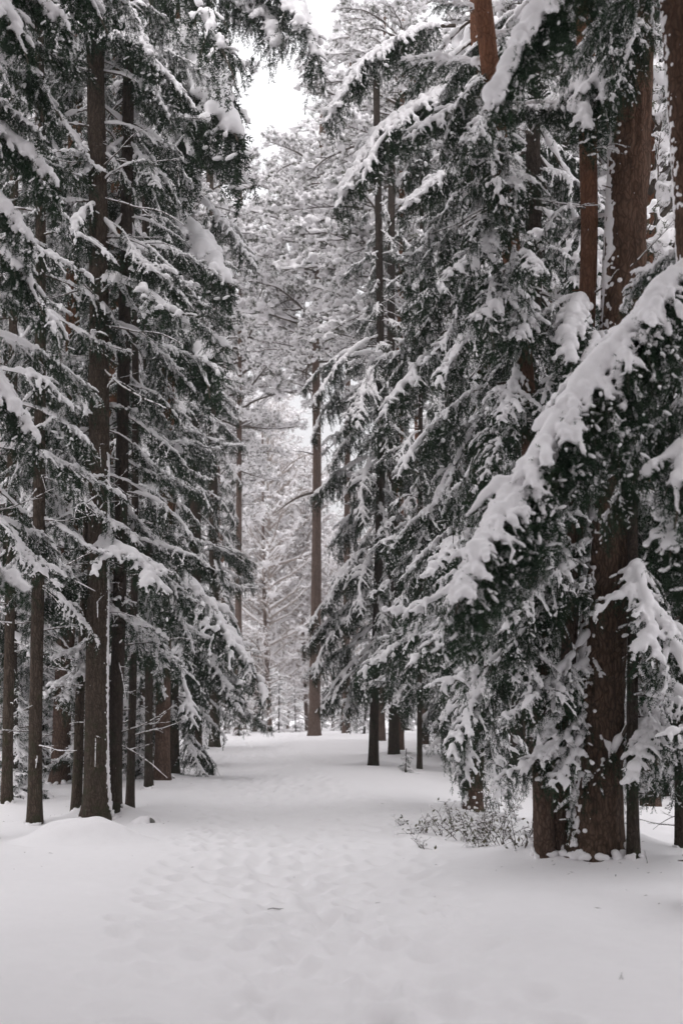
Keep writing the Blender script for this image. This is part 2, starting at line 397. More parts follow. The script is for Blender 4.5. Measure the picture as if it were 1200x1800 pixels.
def pine_branch(name, seed, L, a0=15, lod=0, voxel=.02, snow=1.0, rise=-.15, leafy=1.0, cap=1.0, twig=None):
    rng = np.random.RandomState(seed); wood = Buf(); fol = Buf(); SC, SR = [], []; SP, ST = [], []
    main = grow((0, 0, 0), (math.cos(math.radians(a0)), 0, math.sin(math.radians(a0))), L, 16, rise, rng, .11)
    v, f = tube(main, np.linspace(.014 + .009 * L, .006, 17), 6 if lod == 0 else 4); wood.add(v, f, 0)
    def tuft(p, d, s):
        for q in range(rng.randint(3, 6)):
            dd = d + rng.normal(0, .45, 3) + np.array([0, 0, .15]); sh = grow(p, dd, s * rng.uniform(.6, 1.1), 3, -.1, rng, .05)
            S, _ = resample(sh, .012 if lod == 0 else .022); T = np.gradient(S, axis=0); T /= np.linalg.norm(T, axis=1)[:, None] + 1e-9
            SP.append(S); ST.append(T)
        if rng.rand() < .9 * snow:
            c = p + d * s * .45 + np.array([0, 0, s * .28]); k = rng.randint(5, 10)
            SC.append(c + rng.normal(0, s * .42, (k, 3)) * np.array([1, 1, .6])); SR.append(rng.uniform(.15, .38, k) * s * cap)
    for i in range(int(L / .15)):
        t = .22 + .78 * (i + rng.rand()) / (L / .15); t = min(t, .98); x = t * 16; k = min(15, int(x)); p = main[k] + (main[k + 1] - main[k]) * (x - k)
        T = main[k + 1] - main[k]; T /= np.linalg.norm(T); side = rng.choice([-1, 1])
        ll = rng.uniform(.25, .6) * L * .48 * (1.15 - t)
        lat = grow(p, T * .7 + np.array([-T[1], T[0], 0]) * side * rng.uniform(.5, 1.1) + np.array([0, 0, rng.uniform(-.15, .45)]), ll + .1, 6, -.25, rng, .13)
        v, f = tube(lat, np.linspace(.010, .004, 7), 4 if lod == 0 else 3); wood.add(v, f, 0)
        if t > .3 or rng.rand() < .4:
            S, tt = resample(lat, .05); SC.append(S + np.array([0, 0, .012])); SR.append(rng.uniform(.012, .028, len(S)))
        for j in range(max(2, int(ll / .085))):
            q = lat[rng.randint(2, 7)]; dd = rng.normal(0, .5, 3) + np.array([T[0], T[1], .25]); dd /= np.linalg.norm(dd)
            tw = grow(q, dd, rng.uniform(.06, .2), 3, -.2, rng, .1); v, f = tube(tw, [.004, .0035, .003, .003], 3); wood.add(v, f, 0)
            tuft(tw[-1], dd, rng.uniform(.09, .15))
        tuft(lat[-1], T, .14)
    S, t = resample(main, .03); g = vnoise1(t * L * 5, seed + 3); r = (.02 + .022 * g)
    SC.append(S + np.stack([0 * r, 0 * r, r * .7], 1)); SR.append(r)
    SP, ST = np.concatenate(SP), np.concatenate(ST); k_ = rng.rand(len(SP)) < leafy; SP, ST = SP[k_], ST[k_]
    v, f = needles(SP, ST, rng, .052, .006 if lod == 0 else .012, .8, 2 if lod == 0 else 1); fol.add(v, f, 0)
    v, f = blobs(np.concatenate(SC), np.concatenate(SR), 1, .8)
    return dict(L=float(np.linalg.norm(main[-1])), el=math.atan2(main[-1][2], math.hypot(main[-1][0], main[-1][1])),
                wood=buf_mesh(name + '_wood', wood, [M_twig]), fol=buf_mesh(name + '_foliage', fol, [M_pneedle], False),
                snow=remesh(name + '_snow', v, f, voxel, M_snow, 1))

def dead_branch(name, seed, L, thick=1.0):
    rng = np.random.RandomState(seed); wood = Buf(); sn = Buf(); SC, SR = [], []
    main = grow((0, 0, 0), (1, 0, rng.uniform(-.35, .1)), L, 12, rng.uniform(-.1, .7), rng, .07)
    v, f = tube(main, np.linspace(.006 + .006 * L, .0025, 13) * thick, 5); wood.add(v, f, 0)
    lines = [(main, .014)]
    for i in range(rng.randint(2, 6)):
        k = rng.randint(3, 12); s = rng.choice([-1, 1])
        tw = grow(main[k], (.8, s * rng.uniform(.3, .9), rng.uniform(-.4, .3)), L * rng.uniform(.12, .4), 6, rng.uniform(-.2, .5), rng, .1)
        v, f = tube(tw, np.linspace(.005, .002, 7), 4); wood.add(v, f, 0); lines.append((tw, .010))
    for P, r in lines:
        S, t = resample(P, r * .7); g = vnoise1(np.arange(len(S)) * .25 + rng.rand() * 99, seed)
        k = g < .8; rr = r * (.6 + .7 * g) * (1.1 - .4 * t)
        SC.append((S + np.stack([0 * t, 0 * t, rr * .75], 1))[k]); SR.append(rr[k])
    v, f = blobs(np.concatenate(SC), np.concatenate(SR), 1)
    return dict(L=float(np.linalg.norm(main[-1])), el=math.atan2(main[-1][2], math.hypot(main[-1][0], main[-1][1])),
                wood=buf_mesh(name + '_wood', wood, [M_twig]), fol=None, snow=remesh(name + '_snow', v, f, .009, M_snow, 0))

import time as _time
_t0 = _time.time()
SPR = [spruce_branch('spruce_a', 1, 2.2, -2, 1.0, lift=.3, hang=1.7, bare=.3), spruce_branch('spruce_b', 2, 2.5, 4, 1.3, hang=2.1, R0=.05, width=.38, curtain=1.5, bare=.42),
       spruce_branch('spruce_c', 3, 1.9, -22, .3, hang=1.2, snow=.9, lift=.5, bare=.2), spruce_branch('spruce_d', 4, 2.7, -8, .9, hang=2.2, R0=.05, lat_r=.038, curtain=1.5, bare=.38),
       spruce_branch('spruce_e', 5, 2.3, -38, -.2, hang=1.5, width=.38, lift=.4, bare=.35), spruce_branch('spruce_f', 6, 2.0, 10, 1.6, hang=1.9, R0=.045, width=.40, bare=.3, gaps=.3),
       spruce_branch('spruce_n', 7, 1.7, -50, -.5, hang=1.6, width=.42, R0=.04, lat_r=.036, bare=.2), spruce_branch('spruce_o', 8, 2.4, -28, .5, hang=2.4, width=.30, snow=.8, curtain=2., bare=.3)]
LACE = [spruce_branch('spruce_p', 14, 2.2, 14, 1.9, hang=2.0, width=.38, R0=.034, lat_r=.030, spacing=.085, bare=.36, gaps=.22, curtain=1.2, dust=1.6), spruce_branch('spruce_q', 15, 1.8, -8, .9, hang=1.6, width=.42, R0=.036, lat_r=.032, spacing=.085, bare=.3, gaps=.26, curtain=1.4, dust=1.5),
        spruce_branch('spruce_r', 16, 2.6, 8, 1.5, hang=2.2, width=.32, R0=.036, lat_r=.031, spacing=.09, bare=.4, gaps=.22, curtain=1.3, dust=1.5), spruce_branch('spruce_s', 17, 1.5, -30, .1, hang=1.5, width=.5, R0=.032, lat_r=.034, spacing=.09, bare=.25, gaps=.3, lift=.3, dust=1.5)]
SHORT = [spruce_branch('spruce_g', 11, 1.1, -5, .9, width=.42, R0=.04, spacing=.06), spruce_branch('spruce_h', 12, 1.3, 2, 1.3, width=.38, R0=.04, spacing=.06),
         spruce_branch('spruce_i', 13, 1.0, -25, .3, width=.45, snow=.85, R0=.035, spacing=.06, lift=.4)]
DARK = [spruce_branch('spruce_j', 21, 2.0, 0, 1.3, hang=1.7, snow=.55, R0=.035, curtain=1.8), spruce_branch('spruce_k', 22, 2.4, -16, 1.0, hang=1.6, snow=.6, R0=.03, curtain=1.8, width=.38)]
HEAVY = [spruce_branch('spruce_l', 31, 3.0, 0, 1.3, hang=1.5, snow=1.15, R0=.06, curtain=1.9, width=.22, full=.85, lat_r=.045, spacing=.06),
         spruce_branch('spruce_m', 32, 2.6, -20, .5, hang=1.3, snow=1.15, R0=.06, curtain=1.7, width=.26, full=.85, lat_r=.045, spacing=.06)]
DEAD = [dead_branch('dead_%s' % 'abcdef'[i], 50 + i, l) for i, l in enumerate((.8, 1.1, 1.4, 1.7, .5, 1.0))]
LIMB = [dead_branch('limb_a', 71, 2.2, 3.2), dead_branch('limb_b', 74, 1.8, 3.2)]
PINE = [pine_branch('pine_a', 61, 2.0), pine_branch('pine_b', 62, 2.6, 5), pine_branch('pine_c', 63, 1.6, 30), pine_branch('pine_d', 64, 2.2, -5, rise=-.3)]
print('prototypes', round(_time.time() - _t0, 1), [len(p['snow'].polygons) for p in SPR + HEAVY + PINE], [len(p['fol'].polygons) for p in SPR + HEAVY + PINE])

_cache = {}
def base_objs(p):
    key = id(p)
    if key not in _cache:
        w_ = bpy.data.objects.new('branch', p['wood']); s_ = bpy.data.objects.new('snow', p['snow'])
        f_ = bpy.data.objects.new('foliage', p['fol']) if p['fol'] else None
        _cache[key] = (w_, f_, s_)
    return _cache[key]
def place(root, p, loc, az, scale=1.0, tilt=0.0, roll=0.0, name='branch'):
    """one branch part (copied from its prototype) with its foliage and snow as sub-parts; loc is relative to the tree's base"""
    w_, f_, s_ = base_objs(p)
    b = w_.copy(); b.name = name; COL.objects.link(b); b.parent = root
    m = Matrix.Rotation(az, 3, 'Z') @ Matrix.Rotation(-tilt, 3, 'Y') @ Matrix.Rotation(roll, 3, 'X')
    b.rotation_euler = m.to_euler(); b.location = loc; b.scale = (scale,) * 3
    for s in (f_, s_):
        if s is not None:
            c = s.copy(); COL.objects.link(c); c.parent = b
    return b
def reach(root, p, a, b, roll=0.0):
    """a branch from world point a to world point b"""
    a = np.asarray(a, float); b = np.asarray(b, float); d = b - a; L = np.linalg.norm(d)
    el = math.atan2(d[2], math.hypot(d[0], d[1])); az = math.atan2(d[1], d[0])
    return place(root, p, Vector(a) - root.location, az, L / p['L'], el - p['el'], roll)

# ------------------------------------------------------------------ trunks
def trunk_mesh(name, P, r0, r1, mat, seed, flare=.35, k=22, rough=.05, step=.12):
    """P: polyline of world-relative points from the base up"""
    rng = np.random.RandomState(seed); P = np.asarray(P, float); S, t = resample(P, step if k < 40 else .06)
    # smooth the polyline
    for _ in range(12 if len(P) > 2 else 0): S[1:-1] = (S[:-2] + S[1:-1] * 2 + S[2:]) / 4
    z = S[:, 2] - S[0, 2]
    R = r0 + (r1 - r0) * t; R = R * (1 + flare * np.exp(-np.maximum(z, 0) / .28) + .12 * flare * np.exp(-z / 1.2))
    n = len(S); a = np.arange(k) / k * 2 * math.pi
    ph = rng.rand(4) * 6.28; lob = 1 + .22 * flare * np.exp(-np.maximum(z, 0) / .3)[:, None] * np.sin(5 * a[None] + ph[0]) * 1.6
    A, Z = np.meshgrid(np.arange(k), z)
    nz = vnoise2(A * (.9 if k < 40 else .42) + seed, Z * (2.2 if k < 40 else 3.5) + 40, seed % 97) - .5
    nz[:, -1] = (nz[:, 0] + nz[:, -2]) / 2
    disp = lob * (1 + rough * 2 * nz)
    v, f = tube(S, R, k, disp=disp)
    b = Buf(); b.add(v, f, 0)
    # knots: stubs of broken twigs
    for i in range(int(3 + z[-1] * 1.3)):
        zz = rng.uniform(.4, z[-1] * .95); q = min(n - 2, int(np.searchsorted(z, zz))); an = rng.rand() * 6.28
        d = np.array([math.cos(an), math.sin(an), rng.uniform(-.2, .2)]); L = rng.uniform(.03, .12)
        s = S[q] + d * R[q] * .8; tv, tf = tube(np.array([s, s + d * (L + R[q] * .2)]), [.009, .004], 4); b.add(tv, tf, 0)
    me = buf_mesh(name, b, [mat]); return me, S, R, z
def plaster(S, R, z, ang, spread, z0, z1, seed, amount=.6, voxel=.013, thick=.022):
    """wind-blown snow stuck to one side of a trunk, as small lumps merged together"""
    rng = np.random.RandomState(seed); C, RR = [], []
    zz = z0
    while zz < z1:
        q = int(np.clip(np.searchsorted(z, zz), 1, len(S) - 2)); n = rng.poisson(8)
        for _ in range(n):
            a = ang + rng.normal(0, spread * .55); g = .5 * vnoise2(np.array([a * 6 + 30]), np.array([zz * 3.2]), seed % 50)[0] + .5 * vnoise2(np.array([a * 17 + 30]), np.array([zz * 13]), seed % 47)[0]
            if g > amount: continue
            r = thick * rng.uniform(.7, 1.5)
            c = S[q] + (S[q + 1] - S[q]) * rng.rand() + np.array([math.cos(a), math.sin(a), 0]) * (R[q] - r * .35)
            C.append(c); RR.append(r)
        zz += .02
    v, f = blobs(C, RR, 1); v = v.copy()
    return remesh('trunk_snow', v, f, voxel, M_snow, 1)

USED = []
def tree_base(pts, name, label, r0, r1, mat, seed, flare=.35, d=None, cat='tree', group=None, bump_h=.07, top_z=None, k=20, rough=.05):
    """pts: photo positions of the trunk's centre line, base first; the base stands on the ground"""
    if d is None: d = on_ground(*pts[0])
    W = [at(px, py, d) for px, py in pts]; W[0][2] = float(terrain(W[0][0], d))
    if top_z is not None and W[-1][2] < top_z:
        dirn = W[-1] - W[-2]; dirn /= np.linalg.norm(dirn); W.append(W[-1] + dirn * (top_z - W[-1][2]) / max(.5, dirn[2]))
    base = W[0].copy(); P = np.array(W) - base; P[0][2] = -.12
    root = thing(name, label, cat, base, group)
    me, S, R, z = trunk_mesh(name + '_trunk', P, r0, r1, mat, seed, flare, k, rough)
    link('trunk', me, root)
    USED.append((base[0], base[1]))
    if d < 27:      # snow banked unevenly against the foot
        rc = np.random.RandomState(seed + 900); n_ = int(14 + r0 * 160); an = rc.rand(n_) * 6.28; zz = np.abs(rc.normal(0, .026, n_)) - .01
        q0 = int(np.searchsorted(z, .12)); rr = rc.uniform(.022, .050, n_) * (.6 + r0 * 2.2); rad = R[q0] * rc.uniform(.98, 1.12, n_)
        C = np.stack([S[q0, 0] + rad * np.cos(an), S[q0, 1] + rad * np.sin(an), zz + .03 * (vnoise1(an * 1.5 + 9, seed) - .3)], 1)
        C[:, 2] += terrain(base[0] + C[:, 0], base[1] + C[:, 1]) - base[2] - .012
        v, f = blobs(C, rr, 1, .75); link('snow', remesh('foot_snow', v, f, .014, M_snow, 2), root)['kind'] = 'stuff'
    return root, S, R, z, base, d
def axis_at(S, z, h):
    return np.array([np.interp(h, z, S[:, i]) for i in range(3)])

def open_sky(px, py): return (py < 235 and 405 + max(0, 60 - py) * .5 < px < 520 + max(0, 110 - py) * .5) or (640 < py < 705 and 500 < px < 545)
def clothe(root, S, z, protos, z0, z1, length, step=.33, per=(3, 5), seed=1, tiltr=(-.55, .24), prof=None, azok=None, maxn=96, R=None):
    rng = np.random.RandomState(seed); n = 0; h = z0
    step = max(step, (z1 - z0) * (per[0] + per[1]) / 2 * (1 if azok is None else .75) / maxn)
    while h < z1 and n < maxn:
        a0 = rng.rand() * 6.28; m = rng.randint(per[0], per[1] + 1)
        for i in range(m):
            az = a0 + i * 6.283 / m + rng.normal(0, .25); hh = h + rng.uniform(-.12, .12)
            L = length * (rng.uniform(.4, .8) if rng.rand() < .35 else rng.uniform(.75, 1.15)) * (prof(hh) if prof else 1)
            if azok and not azok(az % 6.2832, hh, L): continue
            p = protos[rng.randint(len(protos))]; sc_ = L / p['L']
            tip = np.array(root.location) + axis_at(S, z, hh) + L * np.array([math.cos(az), math.sin(az), .28])      # keep the opening over the avenue free
            if tip[1] > 5 and open_sky(600 + tip[0] / tip[1] * FPX, HOR - (tip[2] - EYE) / tip[1] * FPX): continue
            if n >= maxn: break
            place(root, p, axis_at(S, z, hh), az, sc_, rng.uniform(*tiltr), rng.normal(0, .2)); n += 1
        h += step * rng.uniform(.75, 1.25)
    return n
def dead_twigs(root, S, z, z0, z1, n, seed, sc_=(.6, 1.2), R=None):
    rng = np.random.RandomState(seed)
    for i in range(n):
        h = rng.uniform(z0, z1); p = DEAD[rng.randint(len(DEAD))]
        place(root, p, axis_at(S, z, h), rng.rand() * 6.28, rng.uniform(*sc_), rng.uniform(-.35, .35), 0, 'dead_branch')

# ------------------------------------------------------------------ ground
for px, py, d, r, h in ((1045, 1495, None, .75, .20), (170, 1438, None, .55, .10), (62, 1447, None, .4, .05), (957, 1500, None, .5, .08), (135, 1440, None, .35, .05),
                        (105, 1375, None, .5, .08), (655, 1345, None, .8, .08), (830, 1425, None, .6, .08), (200, 1425, None, .5, .07), (305, 1320, None, .7, .08), (1045, 1495, None, .95, .10), (982, 1490, None, .5, .06), (1112, 1505, None, .35, .05), (228, 1434, None, .35, .06), (12, 1412, None, .4, .06), (1195, 1520, None, .3, .05), (737, 1352, None, .5, .07), (692, 1325, None, .7, .07)):
    d = on_ground(px, py); BUMPS.append(((px - 600) / FPX * d, d, r, h)); BUMPS.append(((px - 600) / FPX * d, d, r * .5, h * .8))
def dense_axis(lo, hi, step, out, n, growth=1.16):
    a = list(np.arange(lo, hi, step)); s = step
    b = []
    x = lo
    while x > -out: s *= growth; x -= s; b.append(x)
    s = step; c = []; x = a[-1]
    while x < out: s *= growth; x += s; c.append(x)
    return np.array(b[::-1] + a + c)
gx = dense_axis(-5.2, 4.6, .036, 400, 0)
ys = [4.5]
while ys[-1] < 420: ys.append(ys[-1] + .0052 * ys[-1] * (1 if ys[-1] < 70 else (ys[-1] / 70) ** 2))
gy = np.array([-40, -20, -10, -5, -2, 0, 1.5, 3, 4] + ys)
GX, GY = np.meshgrid(gx, gy)
GZ = terrain(GX, GY)
rngf = np.random.RandomState(77)
# fine relief of settled snow and old, half-filled footprints along the path
near = (GY > 3) & (GY < 80)
fine = (vnoise2(GX * 1.4, GY * .9, 21) - .5) * .035 + (vnoise2(GX * 4.2 + GY * 1.1, GY * 2.6, 22) - .5) * .012
pcx = np.interp(GY, PATH_Y, PATH_X); pathw = np.exp(-((GX - pcx) / .95) ** 2)
fine += pathw * ((vnoise2(GX * 5.5, GY * 4.2, 23) - .5) * .046 + (vnoise2(GX * 11, GY * 8, 24) - .5) * .026)
GZ = GZ + np.where(near, fine, 0)
for lane, off in enumerate((-.85, -.5, -.2, .1, .4, .75, 1.2)):
    y = 4.6 + rngf.rand(); side = 1
    drift = rngf.rand() * 10
    while y < 58:
        side = -side
        xc = np.interp(y, PATH_Y, PATH_X) + off * (1 + .012 * y) + .25 * math.sin(y * .35 + drift) + side * .10 + rngf.normal(0, .05)
        if rngf.rand() < .94:
            i0, i1 = np.searchsorted(gx, xc - .4), np.searchsorted(gx, xc + .4); j0, j1 = np.searchsorted(gy, y - .5), np.searchsorted(gy, y + .5)
            X = GX[j0:j1, i0:i1] - xc; Y = GY[j0:j1, i0:i1] - y; a = rngf.normal(0, .25)
            U = X * math.cos(a) + Y * math.sin(a); V = -X * math.sin(a) + Y * math.cos(a)
            q = (U / .085) ** 2 + (V / .17) ** 2; dep = rngf.uniform(.022, .06) * (1.35 if y < 12 else 1.0 if y < 18 else .9)
            GZ[j0:j1, i0:i1] += -dep * np.exp(-q ** 1.3) + dep * .35 * np.exp(-((np.sqrt(q) - 1.75) / .45) ** 2)
        y += rngf.uniform(.30, .42)
nx_, ny_ = len(gx), len(gy)
I, J = np.meshgrid(np.arange(nx_ - 1), np.arange(ny_ - 1)); I = I.ravel(); J = J.ravel()
Q = np.stack([J * nx_ + I, J * nx_ + I + 1, (J + 1) * nx_ + I + 1, (J + 1) * nx_ + I], 1)
g = link('snow_ground', make_mesh('snow_ground', np.stack([GX, GY, GZ], -1).reshape(-1, 3), Q, [M_ground])); g['kind'] = 'structure'
print('ground', len(Q), round(_time.time() - _t0, 1))

# ------------------------------------------------------------------ right-hand trees
PI = math.pi
HERO = spruce_branch('hero', 91, 3.6, -32, .55, hang=1.5, snow=1.3, R0=.066, lump=.25, curtain=5, width=.17, voxel=.012, full=.80, spacing=.042, wood0=.035, lat_r=.038, gaps=.05, dust=1.6)
CHUNK = [spruce_branch('spruce_t', 93, 1.25, -15, .9, hang=2.0, snow=1.1, R0=.050, curtain=3, dust=1.8, width=.34, full=.9, spacing=.055, lat_r=.040), spruce_branch('spruce_u', 94, 1.05, 5, 1.5, hang=2.2, snow=1.05, R0=.045, curtain=3.5, dust=1.8, width=.40, full=.85, spacing=.055, lat_r=.042)]
HERO2 = spruce_branch('hero_top', 92, 2.2, -25, .6, hang=1.4, snow=1.3, R0=.085, lump=.4, curtain=3.5, width=.20, voxel=.012, full=.92, spacing=.05, wood0=.03, lat_r=.045, gaps=.05)

# off-frame to the right: the tree that carries the great snow-laden bough
rA, S, R, z, base, dA = tree_base([(1262, 1600), (1252, 1100), (1240, 700), (1225, 400), (1196, 0)], 'pine_tree', 'thick reddish-brown trunk cut by the right picture edge, carrying the great snow-laden bough', .19, .155, M_bark_big, 5, d=11.3, cat='pine tree', top_z=9, k=24)
link('snow', plaster(S, R, z, PI * .95, .6, .4, 9, 15, .45, .011, .016), rA)['kind'] = 'stuff'
reach(rA, HERO, at(1262, 420, 11.3), at(700, 1092, 10.2))
reach(rA, CHUNK[0], at(1262, 790, 11.3), at(1112, 985, 10.4))
reach(rA, CHUNK[1], at(1262, 800, 11.3), at(1172, 930, 10.0))
reach(rA, DARK[1], at(1262, 640, 11.3), at(1080, 930, 11.0))
reach(rA, HEAVY[1], at(1250, 380, 11.3), at(1130, 560, 12.3))
reach(rA, HEAVY[0], at(1200, -60, 11.3), at(1010, 150, 12.6), .1)
reach(rA, HERO2, at(1200, -210, 11.3), at(866, 190, 10.6))
reach(rA, DARK[0], at(1240, 620, 11.3), at(1040, 900, 11.9))
reach(rA, DARK[1], at(1240, 560, 11.3), at(1120, 880, 12.4))

# the big trunk
rB, S, R, z, base, dB = tree_base([(1045, 1495), (1052, 1300), (1063, 1050), (1078, 800), (1093, 560), (1106, 250), (1113, 60), (1117, -60)], 'pine_tree', 'stout furrowed brown trunk with snow plastered down its edge, nearest on the right', .236, .17, M_bark_big, 6, flare=.34, cat='pine tree', top_z=13, k=60, rough=.085)
link('snow', plaster(S, R, z, PI * 1.05, .62, .02, 12.5, 16, .60, .011, .019), rB)['kind'] = 'stuff'
b = place(rB, HEAVY[0], axis_at(S, z, 3.2), PI * 1.12, .42, -.05)
reach(rB, SPR[0], at(1062, 985, dB), at(862, 1118, dB - .9))
reach(rB, SPR[1], at(1060, 1180, dB), at(890, 1290, dB - .6))
for (x0, y0, x1, y1, dd, p) in ((1055, 1085, 872, 1262, -.9, SPR[4]), (1050, 1225, 902, 1375, -.7, SPR[6]), (1058, 1000, 905, 1185, -1.1, DARK[1]), (1050, 1260, 950, 1385, -.6, SHORT[2]), (1060, 1150, 960, 1260, -.5, SHORT[0]), (1095, 590, 1010, 640, -.4, SHORT[1]), (1100, 380, 960, 420, .4, SPR[3]), (1108, 240, 850, 215, 1.0, HEAVY[0]),
                                (1112, 30, 1060, 130, -1.2, DARK[0]), (1112, 20, 1130, 190, -1.0, DARK[1]), (1100, 400, 1150, 640, 1.5, DARK[0]), (1090, 600, 960, 640, .6, SPR[4]),
                                (1080, 880, 1150, 1060, .8, DARK[1]), (1072, 900, 980, 1000, 1.0, DARK[0]), (1085, 760, 930, 900, 1.2, DARK[1]), (1085, 700, 1190, 860, 1.0, DARK[0])):
    reach(rB, p, at(x0, y0, dB), at(x1, y1, dB + dd))

# slim tree on the right edge; its low bough crosses the big trunk
rC, S, R, z, base, dC = tree_base([(1195, 1520), (1192, 1300), (1200, 1000), (1206, 600), (1204, 0)], 'spruce_tree', 'slender dark spruce at the right edge whose low snowy bough crosses the stout trunk', .05, .05, M_bark_dark, 7, cat='spruce tree', d=14.8, top_z=10, k=12)
reach(rC, HEAVY[0], at(1200, 1085, dC), at(925, 1345, dC - .9))
reach(rC, HEAVY[1], at(1196, 1180, dC), at(1040, 1385, dC - 1.2))
reach(rC, SPR[0], at(1198, 1230, dC), at(1080, 1340, dC + .6))
reach(rC, SPR[2], at(1198, 1300, dC), at(1120, 1400, dC - .5))
clothe(rC, S, z, DARK + SPR + SHORT, 1.0, 8.8, 1.15, .34, (2, 4), 33, azok=lambda a, h, L: h < 2.9 or math.cos(a) > -.1 or h > 9)
dead_twigs(rC, S, z, .3, 2, 8, 34, (.3, .6))

# slim trunk just right of the big one
rD, S, R, z, base, dD = tree_base([(1112, 1505), (1110, 1300), (1112, 1000), (1108, 640)], 'spruce_tree', 'slim straight dark trunk standing close beside the stout furrowed trunk', .058, .045, M_bark_dark, 8, cat='spruce tree', k=14)
clothe(rD, S, z, DARK + SPR + SHORT, 1.6, 5.4, 1.7, .42, (3, 5), 35, maxn=60, azok=lambda a, h, L: math.sin(a) > .25 or (h < 3 and math.cos(a) > 0))

# mossy twin pair left of the big trunk: one spruce, one leaning red pine
rE, S, R, z, base, dE = tree_base([(957, 1500), (952, 1350), (944, 1000), (934, 800), (907, 520), (882, 300), (868, 190), (846, -10), (838, -100)], 'pine_tree', 'leaning red-barked pine with a mossy foot, reaching up among the snowy boughs', .100, .085, M_bark_pine, 9, cat='pine tree', top_z=13, k=18, flare=.15)
dead_twigs(rE, S, z, 6.5, 12, 12, 36, (.4, .9))
clothe(rE, S, z, LACE + DARK + SPR[2:5:2], 2.3, 8.0, 1.5, .40, (3, 4), 38, azok=lambda a, h, L: math.cos(a) < .2)
for (x0, y0, x1, y1, dd) in ((850, 20, 760, -10, .5), (855, 60, 950, 60, .6), (862, 120, 700, 90, .9)):
    reach(rE, SPR[2], at(x0, y0, dE), at(x1, y1, dE + dd))
for (x0, y0, x1, y1, dd, p) in ((872, 205, 815, 320, -.9, DARK[0]), (875, 225, 915, 330, -1, SPR[4]), (885, 300, 940, 420, -.9, DARK[1]), (890, 330, 850, 480, -1.1, SPR[6]), (905, 470, 850, 620, -1.1, DARK[0]), (908, 480, 965, 600, -1, SPR[6]),
                                (915, 590, 875, 740, -1.1, SPR[4]), (880, 240, 872, 400, -1.2, DARK[0]), (905, 420, 905, 560, -1.2, SPR[6]), (925, 700, 880, 880, -1.1, DARK[1]), (932, 790, 960, 930, -.9, SPR[6]), (940, 900, 890, 1060, -1, SPR[6]), (944, 1040, 900, 1200, -.9, SPR[4])):
    reach(rE, p, at(x0, y0, dE), at(x1, y1, dE + dd))
rF, S, R, z, base, dF = tree_base([(982, 1490), (990, 1300), (1006, 1000), (1028, 620), (1036, 400), (1030, 150), (1026, -40)], 'pine_tree', 'red-barked trunk rising behind the mossy one, bare between two snowy boughs', .074, .10, M_bark_pine, 10, cat='pine tree', top_z=13, k=18)
for i, (x0, y0, x1, y1, dd) in enumerate(((1030, 530, 958, 650, -.9), (1022, 590, 1052, 740, -1), (1016, 640, 940, 790, -1), (1012, 720, 1000, 880, -1), (1034, 130, 990, 240, -.8), (1034, 120, 1060, 230, -.8))):
    reach(rF, (CHUNK + DARK)[i % 4], at(x0, y0, dF), at(x1, y1, dF + dd))
reach(rF, HEAVY[0], at(1036, 215, dF), at(845, 222, dF - .3))
reach(rF, SPR[5], at(1036, 370, dF), at(960, 420, dF - .5))
reach(rF, SPR[3], at(1030, 520, dF), at(905, 600, dF - .5))
dead_twigs(rF, S, z, 5, 12, 12, 37, (.3, .8))
clothe(rF, S, z, LACE + DARK, 2.3, 6.0, 1.4, .42, (3, 4), 39, azok=lambda a, h, L: math.cos(a) < .3)

# big-skirted spruces that make the right-hand wall
def toward_path(lo, hi): return lambda a, h, L: lo <= a <= hi
rG, S, R, z, base, dG = tree_base([(955, 1470), (945, 1000), (938, 600), (936, 200), (940, -40)], 'spruce_tree', 'broad dark spruce behind the mossy twin trunks, its drooping boughs hiding its stem', .12, .08, M_bark_dark, 12, cat='spruce tree', d=18.3, top_z=14, k=14)
clothe(rG, S, z, SPR + DARK + LACE + HEAVY[:1], 2.2, 11.5, 2.1, .36, (3, 4), 41, maxn=86)
for (x0, y0, x1, y1, dd, p) in ((905, 530, 730, 650, -.5, SPR[0]), (900, 545, 740, 690, -1.2, SPR[3]), (905, 905, 708, 1025, -1., HEAVY[1]), (930, 310, 690, 385, -1, HEAVY[0]), (930, 690, 700, 850, -.8, SPR[1]),
                                (940, 440, 860, 500, -1.5, SHORT[1]), (930, 1010, 700, 1180, -1., SPR[0]), (940, 640, 850, 720, -1.4, SPR[4]), (935, 1120, 760, 1340, -1.2, SPR[3]), (935, 1140, 830, 1390, -1.3, SPR[1])):
    reach(rG, p, at(x0, y0, dG), at(x1, y1, dG + dd))
rH, S, R, z, base, dH = tree_base([(830, 1425), (838, 1200), (845, 800), (848, 600), (842, 300), (836, -40)], 'spruce_tree', 'spruce with a snow-flecked foot and low skirt of boughs over the undergrowth', .135, .09, M_bark_pine, 13, cat='spruce tree', top_z=15, k=16)
link('snow', plaster(S, R, z, PI * 1.0, 1.0, .05, 1.6, 17, .5, .016, .026), rH)['kind'] = 'stuff'
clothe(rH, S, z, SPR + DARK + LACE, 2.1, 13, 2.2, .42, (3, 4), 42, maxn=90)
for (x0, y0, x1, y1, dd, p) in ((850, 150, 582, 385, -.8, HEAVY[0]), (800, 45, 566, 232, -.6, HEAVY[0]), (845, 170, 640, 330, -1.2, SPR[1]), (845, 1090, 610, 1190, -1, SPR[3]), (842, 960, 700, 1090, -1, SPR[1]), (840, 600, 690, 720, -.5, SPR[0])):
    reach(rH, p, at(x0, y0, dH), at(x1, y1, dH + dd))

rj0 = np.random.RandomState(3)
